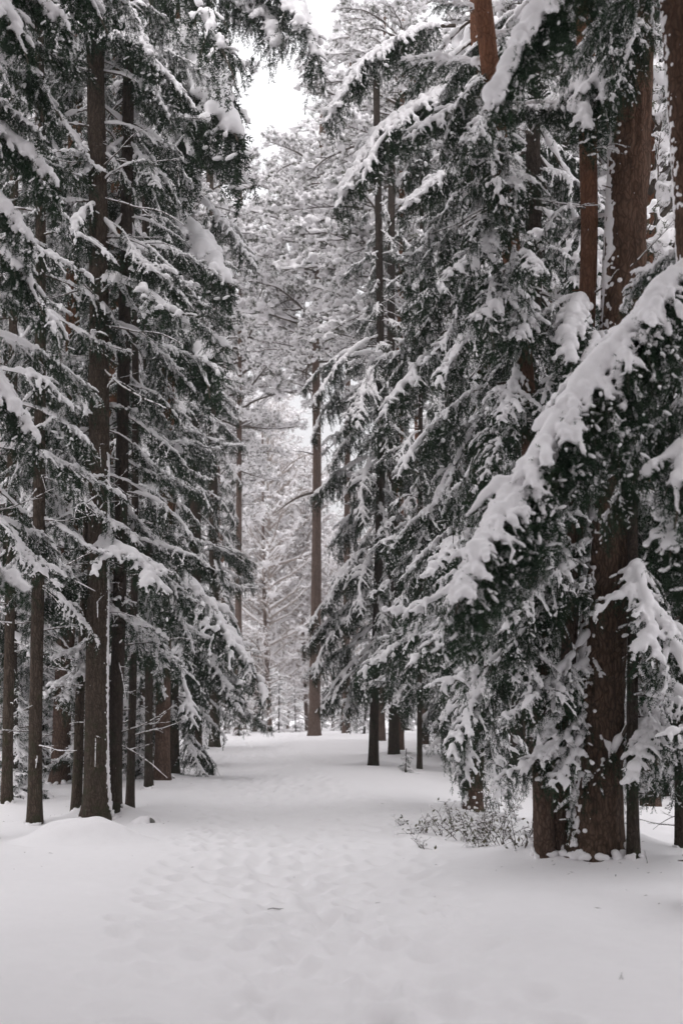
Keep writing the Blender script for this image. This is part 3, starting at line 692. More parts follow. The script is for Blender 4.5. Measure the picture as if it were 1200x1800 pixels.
# mid-distance on the right
rI, S, R, z, base, dI = tree_base([(655, 1345), (662, 1100), (670, 800), (668, 560), (662, 200)], 'spruce_tree', 'dark slender spruce beside the path, third row on the right, snow at its foot', .115, .08, M_bark_dark, 14, cat='spruce tree', top_z=17, k=12)
clothe(rI, S, z, SPR + DARK[:1] + LACE, 2.5, 15.5, 1.7, .48, (3, 4), 43, maxn=92, prof=lambda q, T=16: 1.05 - .6 * min(1, max(0, (q - 5) / (T - 5))))
dead_twigs(rI, S, z, 8, 12, 8, 44, (.8, 1.4))
reach(rI, SPR[0], at(660, 1050, dI), at(545, 1130, dI)); reach(rI, SPR[1], at(660, 1010, dI), at(545, 1110, dI - .6))
reach(rI, SPR[3], at(668, 590, dI), at(540, 720, dI - .5)); reach(rI, SPR[5], at(668, 830, dI), at(545, 900, dI + .5))
reach(rI, SPR[1], at(668, 640, dI), at(548, 780, dI)); reach(rI, HEAVY[0], at(655, 960, dI), at(575, 1080, dI - .4))
reach(rI, DEAD[3], at(720, 648, dI), at(580, 590, dI))
for i, (y0, x1, y1) in enumerate(((610, 530, 690), (650, 560, 800), (720, 575, 830), (800, 535, 890), (840, 560, 960), (900, 590, 1000), (980, 575, 1075), (1030, 530, 1150), (1060, 555, 1200), (1090, 525, 1190), (1120, 560, 1260), (1130, 600, 1270), (600, 650, 740), (700, 690, 850), (790, 645, 930), (880, 700, 1010), (960, 640, 1090), (1040, 690, 1170), (1110, 640, 1240), (640, 610, 760))):
    reach(rI, SPR[(1, 4, 7, 3, 6, 5, 1, 7)[i % 8]], at(665, y0, dI), at(x1, y1, dI + (rj0.uniform(-1, .8) if i < 12 else -1.6)))
for pts, lab, r, L, sd, top in (([(692, 1325), (690, 1000), (686, 700), (688, 300)], 'spruce close behind the slender dark one beside the path on the right', .15, 2.1, 51, 17),
                       ([(737, 1352), (738, 900), (740, 500)], 'thin twin-stemmed spruce between the path-side pair and the broad skirted spruce', .06, 1.6, 52, 14),
                       ([(790, 1330), (790, 900), (785, 300)], 'tall spruce filling the gap behind the low-skirted spruce on the right', .14, 2.4, 53, 19)):
    r_, S, R, z, base, d_ = tree_base(pts, 'spruce_tree', lab, r, r * .7, M_bark_dark, sd, cat='spruce tree', top_z=top, k=12)
    clothe(r_, S, z, SPR + DARK[:1] + LACE, 2.4, top - 1, L, .55, (3, 4), sd + 1, maxn=86, prof=lambda q, T=top: 1.05 - .6 * min(1, max(0, (q - 5) / (T - 5))))
r_, S, R, z, base, d_ = tree_base([(748, 1300), (738, 900), (731, 690), (728, 480), (726, 200)], 'pine_tree', 'red-barked slim pine showing between spruces on the right of the path', .105, .09, M_bark_pine, 55, cat='pine tree', d=48, top_z=24, k=12)
dead_twigs(r_, S, z, 7, 16, 8, 56, (1.2, 2))
clothe(r_, S, z, PINE, 15, 23, 2.6, .5, (3, 5), 57, tiltr=(-.1, .35), maxn=60)

# the pine in the middle of the avenue
rJ, S, R, z, base, dJ = tree_base([(552, 1300), (556, 1000), (557, 800), (555, 640), (560, 400), (566, 200)], 'pine_tree', 'tall straight grey-brown pine standing alone at the end of the avenue', .235, .08, M_bark_pine_pale, 58, cat='pine tree', d=56, top_z=23.6, k=16)
h = lambda py: EYE + (HOR - py) / FPX * 56 - base[2]
rj = np.random.RandomState(8)
for q, (y0, x1, y1) in enumerate(((668, 500, 645), (690, 498, 668), (865, 478, 905), (800, 510, 792))):
    reach(rJ, LIMB[q % 2], at(556, y0, 56), at(x1, y1, 55.5))
clothe(rJ, S, z, PINE, h(630), h(225), 3.4, .48, (4, 6), 59, tiltr=(-.25, .3), maxn=99)
for x, y0, d_, zt, L, lab, sd in ((668, 1300, 50, 26.5, 3.0, 'high-crowned pine behind the slender dark path-side spruce', 61), (700, 1300, 44, 23, 3.2, 'broad pine crown towering behind the red slim pine', 62),
                           (418, 1290, 62, 25, 3.4, 'pine whose frosted crown closes the avenue under the sky gap', 63), (608, 1290, 62, 31.5, 3.2, 'frosted pine directly behind the lone avenue pine', 64),
                           (335, 1296, 52, 27, 2.2, 'tall pine leaning its grey-green crown over the left edge of the avenue', 66), (300, 1300, 42, 22, 2.0, 'pine with dense grey-green crown above the left skirted spruce', 67),
                           (380, 1292, 66, 25, 2.6, 'far pine at the left side of the avenue mouth', 68), (258, 1310, 33, 19, 1.6, 'orange-stemmed pine rising behind the left trunk cluster', 69)):
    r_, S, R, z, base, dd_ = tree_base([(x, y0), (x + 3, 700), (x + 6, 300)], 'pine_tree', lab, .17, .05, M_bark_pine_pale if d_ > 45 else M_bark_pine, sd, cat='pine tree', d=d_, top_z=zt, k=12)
    lo = EYE + (HOR - {418: 830, 380: 930}.get(x, 560 if 420 < x < 650 else 700)) / FPX * d_
    
    azok = None
    if x in (380,): azok = lambda a, hh, L: math.cos(a) < .3 or hh < 17
    clothe(r_, S, z, PINE, lo, zt - .5, L, .5, (4, 5), sd + 1, tiltr=(-.3, .3), maxn=90, azok=azok, prof=lambda q, lo=lo, zt=zt: .55 + .6 * math.sin(PI * min(1, max(0, (q - lo) / (zt - lo))) ** .8))
    dead_twigs(r_, S, z, 5, lo, 6, sd + 2, (1, 1.8))

side_only = lambda a, h, L: math.sin(a) > -.62
# ------------------------------------------------------------------ left-hand trees
rK, S, R, z, base, dK = tree_base([(170, 1440), (170, 1250), (173, 1000), (175, 700), (174, 450), (170, 200), (166, 0), (164, -100)], 'spruce_tree', 'straightest and thickest trunk of the left cluster, snow frozen along its flared root', .165, .105, M_bark_spruce, 21, flare=.6, cat='spruce tree', top_z=14, k=26)
link('snow', plaster(S, R, z, -.15, .30, .02, 5, 22, .75, .010, .014), rK)['kind'] = 'stuff'
dead_twigs(rK, S, z, 1.2, 9.5, 34, 23, (.35, .95))
clothe(rK, S, z, LACE * 2 + SPR + DARK, 8.0, 13.5, 1.6, .34, (3, 4), 24, maxn=60, azok=side_only)
clothe(rK, S, z, LACE + SHORT, 2.6, 8.3, 1.5, .55, (2, 3), 29, maxn=30, azok=side_only)
for (x0, y0, x1, y1, dd, p) in ((170, 300, 60, 270, -.8, SHORT[1]), (172, 300, 270, 225, -.5, DEAD[3]), (172, 345, 330, 400, -.6, DEAD[3]), (172, 640, 300, 720, -.8, DEAD[2]), (172, 570, 330, 610, -.8, DEAD[3]),
                                (172, 680, 40, 640, -.7, DEAD[3]), (172, 820, 250, 900, -.9, DEAD[2]), (172, 60, 230, 90, -1.2, HEAVY[1]), (172, 20, 90, 110, -1, DARK[0]), (172, 950, 290, 1050, -.9, SHORT[0]), (170, -30, 240, 110, -.7, CHUNK[0]), (172, 60, 120, 150, -.5, CHUNK[1]), (174, 360, 125, 450, -.5, CHUNK[1]), (174, 330, 290, 300, -.4, LACE[0]), (175, 420, 340, 520, -.2, LACE[2]), (175, 560, 350, 690, .3, SPR[0])):
    reach(rK, p, at(x0, y0, dK), at(x1, y1, dK + dd))
rL, S, R, z, base, dL = tree_base([(135, 1440), (140, 1250), (149, 1050), (155, 850), (161, 620), (165, 420), (166, 200)], 'spruce_tree', 'thin greenish stem leaning across the thickest trunk of the left cluster', .072, .022, M_bark_spruce, 25, cat='spruce tree', top_z=10.5, k=14, d=20.3)
dead_twigs(rL, S, z, 1, 8.5, 26, 26, (.35, .9))
for (x0, y0, x1, y1, p) in ((140, 1165, 100, 1235, SHORT[2]), (140, 1160, 180, 1240, SHORT[0]), (138, 1180, 60, 1225, SHORT[2]), (150, 1000, 230, 1060, SHORT[2])):
    reach(rL, p, at(x0, y0, dL), at(x1, y1, dL - .5))
def left(pts, lab, r0, r1, mat, sd, live, L, top, nd, d=None, step=.42, k=16, protos=None, per=(3, 4), maxn=86, tp=0.0, name='spruce_tree', cat='spruce tree', live1=None):
    r_, S, R, z, base, d_ = tree_base(pts, name, lab, r0, r1, mat, sd, cat=cat, top_z=top, k=k, d=d)
    if nd: dead_twigs(r_, S, z, .9, max(2, live + 2), nd, sd + 1, (.4, 1.0))
    clothe(r_, S, z, protos or (LACE + SPR * 2 + DARK), live, live1 or top - .5, L, step, per, sd + 2, maxn=maxn, prof=lambda q: 1.05 - tp * min(1, max(0, (q - 4) / (top - 4))), azok=side_only if pts[0][0] < 240 else None)
    return r_, S, z, d_
left([(61, 1447), (64, 1200), (68, 1000), (71, 700), (72, 400), (70, 100)], 'smooth grey stem second from the left edge, bare below', .095, .055, M_bark_spruce, 71, 3.4, 1.4, 13, 16, step=.5)
left([(12, 1412), (16, 1200), (20, 950), (24, 600), (26, 200)], 'greenish stem nearest the left edge with a sapling at its foot', .085, .06, M_bark_spruce, 72, 2.6, 1.6, 13, 12, step=.48)
left([(105, 1375), (112, 1200), (120, 1050), (126, 850), (130, 500), (134, 100)], 'reddish flaking trunk set back between the left stems', .17, .12, M_bark_pine, 73, 3, 2.0, 16, 14, step=.6)
left([(200, 1425), (204, 1250), (211, 1050), (215, 800), (222, 400)], 'dark trunk tight behind the thickest left trunk, leaning right', .10, .075, M_bark_dark, 74, 3.6, 1.5, 13, 18, step=.55)
left([(228, 1434), (233, 1250), (237, 1000), (239, 650), (231, 420), (228, 100)], 'thin dark stem last in the left cluster toward the path', .060, .045, M_bark_dark, 75, 3.0, 1.6, 12.5, 14, d=21.5, step=.5)
left([(192, 1380), (196, 1100), (200, 700), (206, 300)], 'brown trunk glimpsed behind the left cluster, left of the leaning dark one', .13, .10, M_bark_pine, 76, 3.4, 1.9, 15, 14, d=25.5, step=.6)
r_, S, z, d_ = left([(305, 1320), (303, 1200), (298, 900), (292, 500), (290, 200)], 'low-skirted spruce on the left of the path with a mossy foot', .13, .10, M_bark_spruce, 77, 1.3, 1.8, 17.5, 0, d=30, step=.46, maxn=99, tp=.6)
for (x0, y0, x1, y1, dd, p) in ((262, 985, 468, 1240, -1.5, SPR[0]), (300, 1090, 410, 1260, -1.5, SPR[3]), (300, 1080, 350, 1290, -1.8, SPR[1]), (300, 980, 420, 1130, -.5, SPR[4]), (300, 1100, 230, 1270, -1, SPR[1])):
    reach(r_, p, at(x0, y0, d_), at(x1, y1, d_ + dd))
r_, S, z, d_ = left([(262, 1400), (262, 1000), (258, 600), (255, 200)], 'spruce whose snowy boughs stand between the left cluster and the path', .07, .06, M_bark_dark, 78, 3.0, 1.5, 13.5, 4, d=25, step=.38, maxn=99, tp=.4)
left([(377, 1288), (376, 1000), (372, 600)], 'spruce at the left path side farther up, half hidden by the low-skirted one', .17, .12, M_bark_spruce, 79, 1.6, 2.0, 19, 0, tp=.7, d=46, step=.6, maxn=90, per=(3, 4))
left([(345, 1300), (345, 1000), (340, 600), (338, 300)], 'spruce with hanging twigs behind the low-skirted one on the left', .15, .12, M_bark_spruce, 80, 2.2, 2.0, 17.5, 0, tp=.6, d=37, step=.5, maxn=92, protos=DARK + SPR)
left([(-40, 1480), (-42, 1000), (-45, 500), (-50, 0)], 'spruce outside the left picture edge, reaching dark boughs inward', .13, .10, M_bark_dark, 81, 3.6, 1.6, 11.5, 6, d=17, step=.42, maxn=80)
# near spruce beyond the left edge: only bough tips reach into the picture
rM, S, R, z, base, dM = tree_base([(-330, 1900), (-335, 900), (-340, 0)], 'spruce_tree', 'near spruce mostly out of the picture, its snowy bough tip showing at the left edge', .14, .10, M_bark_dark, 82, d=8.6, cat='spruce tree', top_z=8, k=14)
reach(rM, HEAVY[1], at(-335, 900, dM), at(28, 1040, dM - .3))
rN, S, R, z, base, dN = tree_base([(-120, 1600), (-110, 900), (-90, 0), (-80, -100)], 'spruce_tree', 'spruce beyond the left edge whose thick snow clumps hang in the upper corner', .14, .10, M_bark_dark, 83, d=14.5, cat='spruce tree', top_z=10.5, k=14)
for (x0, y0, x1, y1, dd, p) in ((-85, -60, 130, 60, .3, HEAVY[0]), (-85, -20, 70, 130, .2, HEAVY[1]), (-90, 180, 80, 250, -.3, HEAVY[0]), (-95, 300, 60, 420, .2, DARK[0]), (-90, 60, 160, 150, .6, DARK[1]),
                                (-95, 480, 70, 560, .1, HEAVY[1]), (-95, 560, 60, 800, .0, SPR[3]), (-85, -120, 250, 40, 1.0, HEAVY[0]), (-95, 260, 140, 330, 1, DARK[1]), (-95, 120, 60, 300, .3, DARK[0])):
    reach(rN, p, at(x0, y0, dN), at(x1, y1, dN + dd))
for i, (x0, y0, x1, y1, dd) in enumerate(((-85, -60, 110, 40, -.4), (-85, 0, 45, 110, -.6), (-90, 200, 88, 320, -.4), (-92, 420, 72, 550, -.3), (-92, 620, 55, 780, -.3), (-85, -140, 190, 55, .2), (-90, 300, 30, 420, -.6), (-90, 90, 110, 210, .2))):
    reach(rN, CHUNK[i % 2], at(x0, y0, dN), at(x1, y1, dN + dd))
rO, S, R, z, base, dO = tree_base([(285, 1350), (292, 900), (300, 400), (306, 0)], 'pine_tree', 'tall orange-barked pine showing high among the left boughs, big snow caps near the sky', .14, .11, M_bark_pine, 84, d=27, cat='pine tree', top_z=17, k=16)
for (x0, y0, x1, y1, dd, p) in ((306, -120, 548, 112, -3, HEAVY[0]), (306, -80, 412, 75, -3, HEAVY[1]), (306, -20, 380, 140, -4, DARK[0]), (306, 60, 350, 210, -3.5, DARK[1]), (306, 260, 425, 340, -1, SPR[1]), (306, 330, 440, 470, -1, SPR[3]), (306, 60, 415, 150, 1, PINE[1]), (306, 80, 330, 240, -3.5, CHUNK[0]), (306, 180, 300, 330, -3, CHUNK[1]), (306, 400, 350, 500, -2.5, CHUNK[0]), (306, 600, 360, 700, -2.5, CHUNK[1])):
    reach(rO, p, at(x0, y0, dO), at(x1, y1, dO + dd))
clothe(rO, S, z, PINE + SPR[:3], 8, 16, 1.15, .5, (3, 4), 85, maxn=60)
print('trees', len(bpy.data.objects), round(_time.time() - _t0, 1))

# ------------------------------------------------------------------ background trees: trunk, crown and its snow
FS = [spruce_branch('far_spruce_%d' % i, 200 + i, L, a, dr, lod=1, spacing=.14, voxel=.035, R0=.06, snow=1.2, full=.8, curtain=.6, hang=1.1) for i, (L, a, dr) in enumerate(((2.0, -5, .9), (1.5, 0, 1.2), (2.4, -12, .6)))]
FP = [pine_branch('far_pine_%d' % i, 210 + i, L, a, lod=1, voxel=.04) for i, (L, a) in enumerate(((1.8, 15), (2.3, 0), (1.4, 35)))]
FB = [pine_branch('frosted_%d' % i, 230 + i, L, a, lod=1, voxel=.026, leafy=.10, rise=-.3, cap=.62) for i, (L, a) in enumerate(((1.8, 25), (2.2, 40), (1.3, 10)))]
def crown(kind, seed, H, z0, Lmax, step, per):
    rng = np.random.RandomState(seed); protos = FS if kind == 'spruce' else FB if kind == 'frosted' else FP
    arr = [(mesh_arrays(p['wood']), mesh_arrays(p['fol']), mesh_arrays(p['snow']), p['L']) for p in protos]
    cb = Buf(); sb = Buf(); hh = z0
    while hh < H - .4:
        a0 = rng.rand() * 6.28
        for i in range(per):
            t = (hh - z0) / (H - z0)
            pr = (1 - t) ** .75 * min(1, .55 + t * 3) + .12 if kind == 'spruce' else math.sin(PI * min(1, t * .9 + .08)) ** .6 + .1
            L = Lmax * pr * rng.uniform(.65, 1.15); (wv, wf), (fv, ff), (sv, sf), pl = arr[rng.randint(len(arr))]; s = L / pl
            s = max(s, .35)
            M = np.array((Matrix.Rotation(a0 + i * 6.283 / per + rng.normal(0, .3), 3, 'Z') @ Matrix.Rotation(-rng.uniform(-.2, .25) - (.5 * t * t if kind == 'spruce' else .5 * t), 3, 'Y'))) * s
            o = np.array([0, 0, hh + rng.uniform(-.2, .2)])
            cb.add(wv @ M.T + o, wf, 0); cb.add(fv @ M.T + o, ff, 1); sb.add(sv @ M.T + o, sf, 0)
        hh += step * rng.uniform(.8, 1.2)
    return buf_mesh('crown', cb, [M_ftwig if kind == 'frosted' else M_twig, M_needle if kind == 'spruce' else M_pneedle], False), buf_mesh('crown_snow', sb, [M_snow])
KINDS = []
for i, (kind, H, z0, L) in enumerate((('spruce', 21, 1.2, 2.6), ('spruce', 24, 3.0, 2.4), ('spruce', 17, .8, 2.3), ('pine', 23, 9, 3.2), ('pine', 20, 6.5, 2.8))):
    c, sm = crown(kind, 300 + i, H, z0, L, .52 if kind == 'spruce' else .6, 5)
    tm, *_ = trunk_mesh('far_trunk', [(0, 0, -.2), (.05, 0, H * .4), (0, .05, H)], .15 if kind == 'spruce' else .17, .03, M_bark_dark if kind == 'spruce' else M_bark_pine, 400 + i, .3, 10, .05, .5)
    KINDS.append((kind, H, c, sm, tm))
# small young trees: the same way
for i, (H, L) in enumerate(((6, 1.3), (3.2, .9))):
    c, sm = crown('spruce', 320 + i, H, .25, L, .28, 5)
    tm, *_ = trunk_mesh('young_trunk', [(0, 0, -.2), (0, 0, H)], .05, .01, M_bark_dark, 410 + i, .2, 8, .05, .4)
    KINDS.append(('young', H, c, sm, tm))
c, sm = crown('frosted', 340, 12, .6, 2.6, .55, 5); tm, *_ = trunk_mesh('frosted_trunk', [(0, 0, -.2), (.2, 0, 5), (.1, .2, 12)], .09, .02, M_bark_pine_pale, 420, .2, 10, .05, .4)
KINDS.append(('frosted', 12, c, sm, tm))
print('crowns', round(_time.time() - _t0, 1), [len(k[2].polygons) for k in KINDS])
rb = np.random.RandomState(5)
PLACED = list(USED); BACK = []
def corridor(y): return (450 - 600) / FPX * y, (550 - 600) / FPX * y
def try_place(px, d, kinds, sc_=1.0, mind=1.6):
    x = (px - 600) / FPX * d
    if any((x - a) ** 2 + (d - b) ** 2 < mind ** 2 for a, b in PLACED): return False
    PLACED.append((x, d)); BACK.append([px, d, x, kinds[rb.randint(len(kinds))], sc_ * rb.uniform(.9, 1.12)]); return True
for d0, d1, n in ((24, 34, 12), (34, 48, 12), (48, 66, 8)):
    c = 0; tries = 0
    while c < n and tries < 2000:
        tries += 1; d = rb.uniform(d0, d1); px = rb.uniform(-130, 1330)
        lim0 = 345 - 2.6 / d * FPX; lim1 = 690 + 2.6 / d * FPX
        if lim0 < px < lim1: continue
        if d < 34 and (px > 1000 and px < 1060 and rb.rand() < .5): continue
        if try_place(px, d, (0, 1, 2, 1, 0, 3, 4)): c += 1
for d0, d1, n in ((72, 92, 16), (92, 120, 20)):
    c = 0; tries = 0
    while c < n and tries < 3000:
        tries += 1; d = rb.uniform(d0, d1); px = rb.uniform(-50, 1250)
        if 400 < px < 650: continue
        k = (0, 2, 3, 4, 7) if not (400 < px < 700) else (7, 4, 7, 3); s = 1.0 if not (400 < px < 640) else .78
        if try_place(px, d, k, s, 2.2): c += 1
for px, d, k in ((20, 29, 5), (85, 31, 5), (150, 28, 6), (215, 33, 5), (185, 38, 5), (-30, 27, 5), (50, 36, 5), (255, 36, 5), (110, 42, 5), (290, 44, 5), (1000, 30, 5), (1090, 34, 5), (1170, 28, 6), (930, 36, 5), (860, 40, 5), (1230, 31, 5), (420, 60, 6), (395, 64, 6), (475, 86, 7), (540, 90, 7), (448, 92, 7), (505, 102, 7), (585, 88, 7), (625, 80, 7), (520, 80, 6), (490, 76, 6), (565, 78, 6), (430, 104, 7), (560, 106, 7), (600, 66, 6), (640, 60, 5), (600, 90, 5), (460, 92, 5)):
    PLACED.append(((px - 600) / FPX * d, d)); BACK.append([px, d, (px - 600) / FPX * d, k, rb.uniform(.85, 1.15) * (1.55 if k == 7 and px < 550 else 1)])
ordn = ['first', 'second', 'third', 'fourth', 'fifth', 'sixth', 'seventh', 'eighth', 'ninth', 'tenth', 'eleventh', 'twelfth', 'thirteenth', 'fourteenth', 'fifteenth', 'sixteenth', 'seventeenth', 'eighteenth', 'nineteenth', 'twentieth'] + ['twenty-' + q for q in ('first', 'second', 'third', 'fourth', 'fifth', 'sixth', 'seventh', 'eighth', 'ninth')] + ['thirtieth'] + ['thirty-' + q for q in ('first', 'second', 'third', 'fourth', 'fifth', 'sixth', 'seventh', 'eighth', 'ninth')]
def zone(px, d):
    if px < 440: side = 'left of the avenue'
    elif px > 585: side = 'right of the avenue'
    else: side = 'across the avenue end'
    dep = 'just behind the front trunks' if d < 34 else 'in the second rank' if d < 48 else 'in the third rank' if d < 66 else 'in the far pale rank' if d < 90 else 'in the farthest rank'
    return side, dep
groups_ = {}
for r in BACK:
    kind = KINDS[r[3]][0]; kind = 'young spruce' if kind == 'young' else 'broadleaf tree' if kind == 'frosted' else kind
    groups_.setdefault((kind,) + zone(r[0], r[1]), []).append(r)
for (kind, side, dep), rows in groups_.items():
    rows.sort(key=lambda r: r[0])
    for i, (px, d, x, ki, s) in enumerate(rows):
        _, H, cm, sm, tm = KINDS[ki]
        lab = 'snow-laden %s %s, %s, %s from the left' % (kind, side, dep, ordn[i]) if len(rows) > 1 else 'snow-laden %s %s, %s' % (kind, side, dep)
        root = thing('pine_tree' if kind == 'pine' else 'broadleaf_tree' if 'broad' in kind else 'young_spruce' if 'young' in kind else 'spruce_tree', lab, 'pine tree' if kind == 'pine' else 'broadleaf tree' if 'broad' in kind else 'spruce tree', (x, d, float(terrain(x, d))), 'background trees of the snowy forest')
        root.rotation_euler = (rb.normal(0, .02), rb.normal(0, .02), rb.rand() * 6.28); root.scale = (s, s, s * rb.uniform(.92, 1.08))
        link('trunk', tm, root); c = link('crown', cm, root); link('snow', sm, c)
print('background', len(BACK), len(bpy.data.objects), round(_time.time() - _t0, 1))

# unseen forest beside and behind the viewer, added to shade the near snow
for i, (x, y, k) in enumerate(((-6.5, 3, 1), (-8.5, 7.5, 0), (7.5, 4.5, 1), (-4.8, -3, 0), (4.6, -2.5, 1), (-4.6, 1.0, 1), (4.9, 1.5, 0), (-4.4, -6, 1), (4.3, -6, 0), (-3.6, -10, 1), (3.8, -12, 1), (0, -17, 0), (-10, -1, 1), (10.5, 0, 0), (-7, -9, 1), (2.5, -9, 0), (7, -8, 1), (-2.2, -13, 1), (11, 8, 1), (-12, 11, 0), (-11.5, 4, 0), (-2.9, 3.5, 3), (3.1, 4.5, 3), (-3.5, 8.4, 3), (3.7, 8.6, 3), (-2.5, -3, 3), (2.2, -2.4, 3), (.3, -6, 3), (-1.5, -9.5, 4), (1.8, -13.5, 1), (-5, 12.2, 3), (5.2, 11.8, 3))):
    _, H, cm, sm, tm = KINDS[k]
    nm = 'pine' if k in (3, 4) else 'spruce'
    root = thing(nm + '_tree', 'snow-laden %s of the forest %s, %s along it' % (nm, 'beside the viewer at the left' if x < 0 else 'beside the viewer at the right', ordn[i]), nm + ' tree', (x, y, float(terrain(x, y))))
    root.rotation_euler = (0, 0, i * 1.3); link('trunk', tm, root); c = link('crown', cm, root); link('snow', sm, c)

# ------------------------------------------------------------------ haze
hz = Buf(); v = np.array([(x, y, z) for x in (-405, 405) for y in (-42, 430) for z in (-1.6, 34)], float)
bm_f = np.array([(0, 1, 3, 2), (4, 6, 7, 5), (0, 4, 5, 1), (2, 3, 7, 6), (0, 2, 6, 4), (1, 5, 7, 3)])
M_haze = bpy.data.materials.new('haze'); M_haze.use_nodes = True; M_haze.node_tree.nodes.clear()
o_ = M_haze.node_tree.nodes.new('ShaderNodeOutputMaterial'); p_ = M_haze.node_tree.nodes.new('ShaderNodeVolumePrincipled')
p_.inputs['Color'].default_value = (.95, .94, .95, 1); p_.inputs['Density'].default_value = HAZE
M_haze.node_tree.links.new(p_.outputs[0], o_.inputs['Volume'])
ho = link('haze', make_mesh('haze', v, bm_f, [M_haze], None, False)); ho['kind'] = 'stuff'

# ------------------------------------------------------------------ small things on the snow
def mound(name, label, px, py, rx, ry, h, seed, rock=False):
    d = on_ground(px, py); x = (px - 600) / FPX * d; z0 = float(terrain(x, d)); rng = np.random.RandomState(seed)
    root = thing(name, label, 'rock', (x, d, z0))
    v, f = ICO[2]; v, f = ico(4); v = v.copy()
    n = vnoise2(v[:, 0] * 1.6 + 9, v[:, 1] * 1.6 + v[:, 2] + 9, seed) - .5; n2 = vnoise2(v[:, 0] * 4 + 9, v[:, 1] * 4 + v[:, 2] * 2 + 9, seed + 1) - .5
    rr = 1 + .28 * n + .05 * n2
    link('rock', make_mesh('rock', v * (rr * np.array([[rx * .7], [ry * .7], [h * (.78 if rock else .45)]])).T, f, [M_rock]), root)
    # snow cap flowing out into the ground
    g_ = 64; u = np.linspace(-1, 1, g_); X, Y = np.meshgrid(u, u); rad = np.sqrt(X ** 2 + Y ** 2)
    prof = np.clip(1 - (rad / (.55 if not rock else .6)) ** 2.6, 0, 1) ** .6
    prof = (np.exp(-(rad / .42) ** 2.6) if not rock else prof * .8 + .3 * np.exp(-(rad / .5) ** 2)) * (1 - sstep(.6, 1, rad))
    nn = vnoise2(X * 2.2 + 9, Y * 2.2 + 5, seed + 4); Z = prof * h * (.75 + .55 * nn + .14 * (vnoise2(X * 7 + 9, Y * 7 + 5, seed + 6) - .5)) - .012
    gx_, gy_ = X * rx * 1.9, Y * ry * 1.9
    gnd = terrain(x + gx_, d + gy_) - z0; Z = Z + gnd + np.where(rad > .97, -.03, 0)
    if rock: Z = np.where((X > .15) & (Y < -.05) & (rad < .62), Z - .25 * h - .10 * (X > .2), Z)
    i, j = np.meshgrid(np.arange(g_ - 1), np.arange(g_ - 1)); i = i.ravel(); j = j.ravel()
    link('snow', make_mesh('snow_cap', np.stack([gx_, gy_, Z], -1).reshape(-1, 3), np.stack([j * g_ + i, j * g_ + i + 1, (j + 1) * g_ + i + 1, (j + 1) * g_ + i], 1), [M_ground]), root)
mound('snow_covered_rock', 'rounded rock buried under smooth snow in front of the left trunks', 142, 1480, .72, .5, .31, 3)
mound('snow_covered_rock', 'small dark rock peeping from its snow cap right of the left trunks', 256, 1446, .19, .17, .10, 4, True)

def stick(px, py):
    d = on_ground(px, py); x = (px - 600) / FPX * d; b = Buf()
    P = np.array([(-.06, 0, .012), (-.02, .01, .02), (.03, 0, .014), (.085, -.01, .02)]); v, f = tube(P, [.003, .004, .004, .002], 5); b.add(v, f)
    v, f = tube(np.array([(.02, 0, .015), (-.01, -.035, .02)]), [.003, .0015], 4); b.add(v, f)
    o = link('twig', buf_mesh('twig', b, [M_twig]), None, (x, d, float(GZ[np.argmin(abs(gy - d)), np.argmin(abs(gx - x))]) + .0)); tag(o, 'small fallen twig lying on the trampled snow of the path', 'twig')
stick(483, 1600)

def shrub(px, py, h, n, seed, label, leafy=1.0, group=None, d=None):
    rng = np.random.RandomState(seed); d = d or on_ground(px, py); x = (px - 600) / FPX * d
    root = thing('undergrowth_shrub', label, 'shrub', (x, d, float(terrain(x, d))), group)
    st = Buf(); lf = Buf(); C, RR = [], []
    for i in range(int(n * .62)):
        dd = np.array([rng.normal(0, .5), rng.normal(0, .5), 1]); P = grow((rng.normal(0, .05), rng.normal(0, .05), -.03), dd, h * rng.uniform(.5, 1.1), 7, rng.uniform(0, .9), rng, .12)
        v, f = tube(P, np.linspace(.005, .002, 8), 4); st.add(v, f)
        for k in range(2, 8):
            for q in range(rng.randint(1, 3)):
                e = grow(P[k], rng.normal(0, 1, 3) + np.array([0, 0, .3]), rng.uniform(.04, .15), 3, .4, rng, .1); v, f = tube(e, [.0025, .002, .0015, .001], 3); st.add(v, f)
                if rng.rand() < leafy:
                    c = e[-1]; a = rng.normal(0, 1, 3); a /= np.linalg.norm(a); b_ = np.cross(a, rng.normal(0, 1, 3)); b_ /= np.linalg.norm(b_); s = rng.uniform(.018, .04)
                    lf.add(np.array([c, c + a * s + b_ * s * .45, c + a * s * 2, c + a * s - b_ * s * .45]), np.array([(0, 1, 2), (0, 2, 3)]))
                if rng.rand() < .68: C.append(e[-1] + np.array([0, 0, .010])); RR.append(rng.uniform(.008, .024) * (1.5 if rng.rand() < .12 else 1))
                if rng.rand() < .5: C.append(e[1] + np.array([0, 0, .01])); RR.append(rng.uniform(.009, .018))
    link('stems', buf_mesh('stems', st, [M_twig]), root)
    if lf.n: link('foliage', buf_mesh('shrub_leaves', lf, [M_leaf], False), root)
    v, f = blobs(C, RR, 1, .8); link('snow', remesh('shrub_snow', v, f, .010, M_snow, 1), root)
names_ = ['leftmost low twiggy shrub, barely leafed, in the dip under the right boughs', 'second shrub from the left in the dip, with brown leaves', 'taller shrub just left of the snow-flecked foot', 'leafy shrub right under the snow-flecked trunk foot',
          'widest snow-covered shrub in the middle of the undergrowth', 'short shrub in front of the middle of the undergrowth', 'upright shrub between the snow-flecked foot and mossy twin trunks', 'shrub touching the mossy twin trunks', 'low snowy shrub behind the others in the dip', 'bare low shrub at the front edge of the dip',
          'frosted shrub behind the snow-flecked trunk foot', 'tiny shrub between the two rear frosted ones']
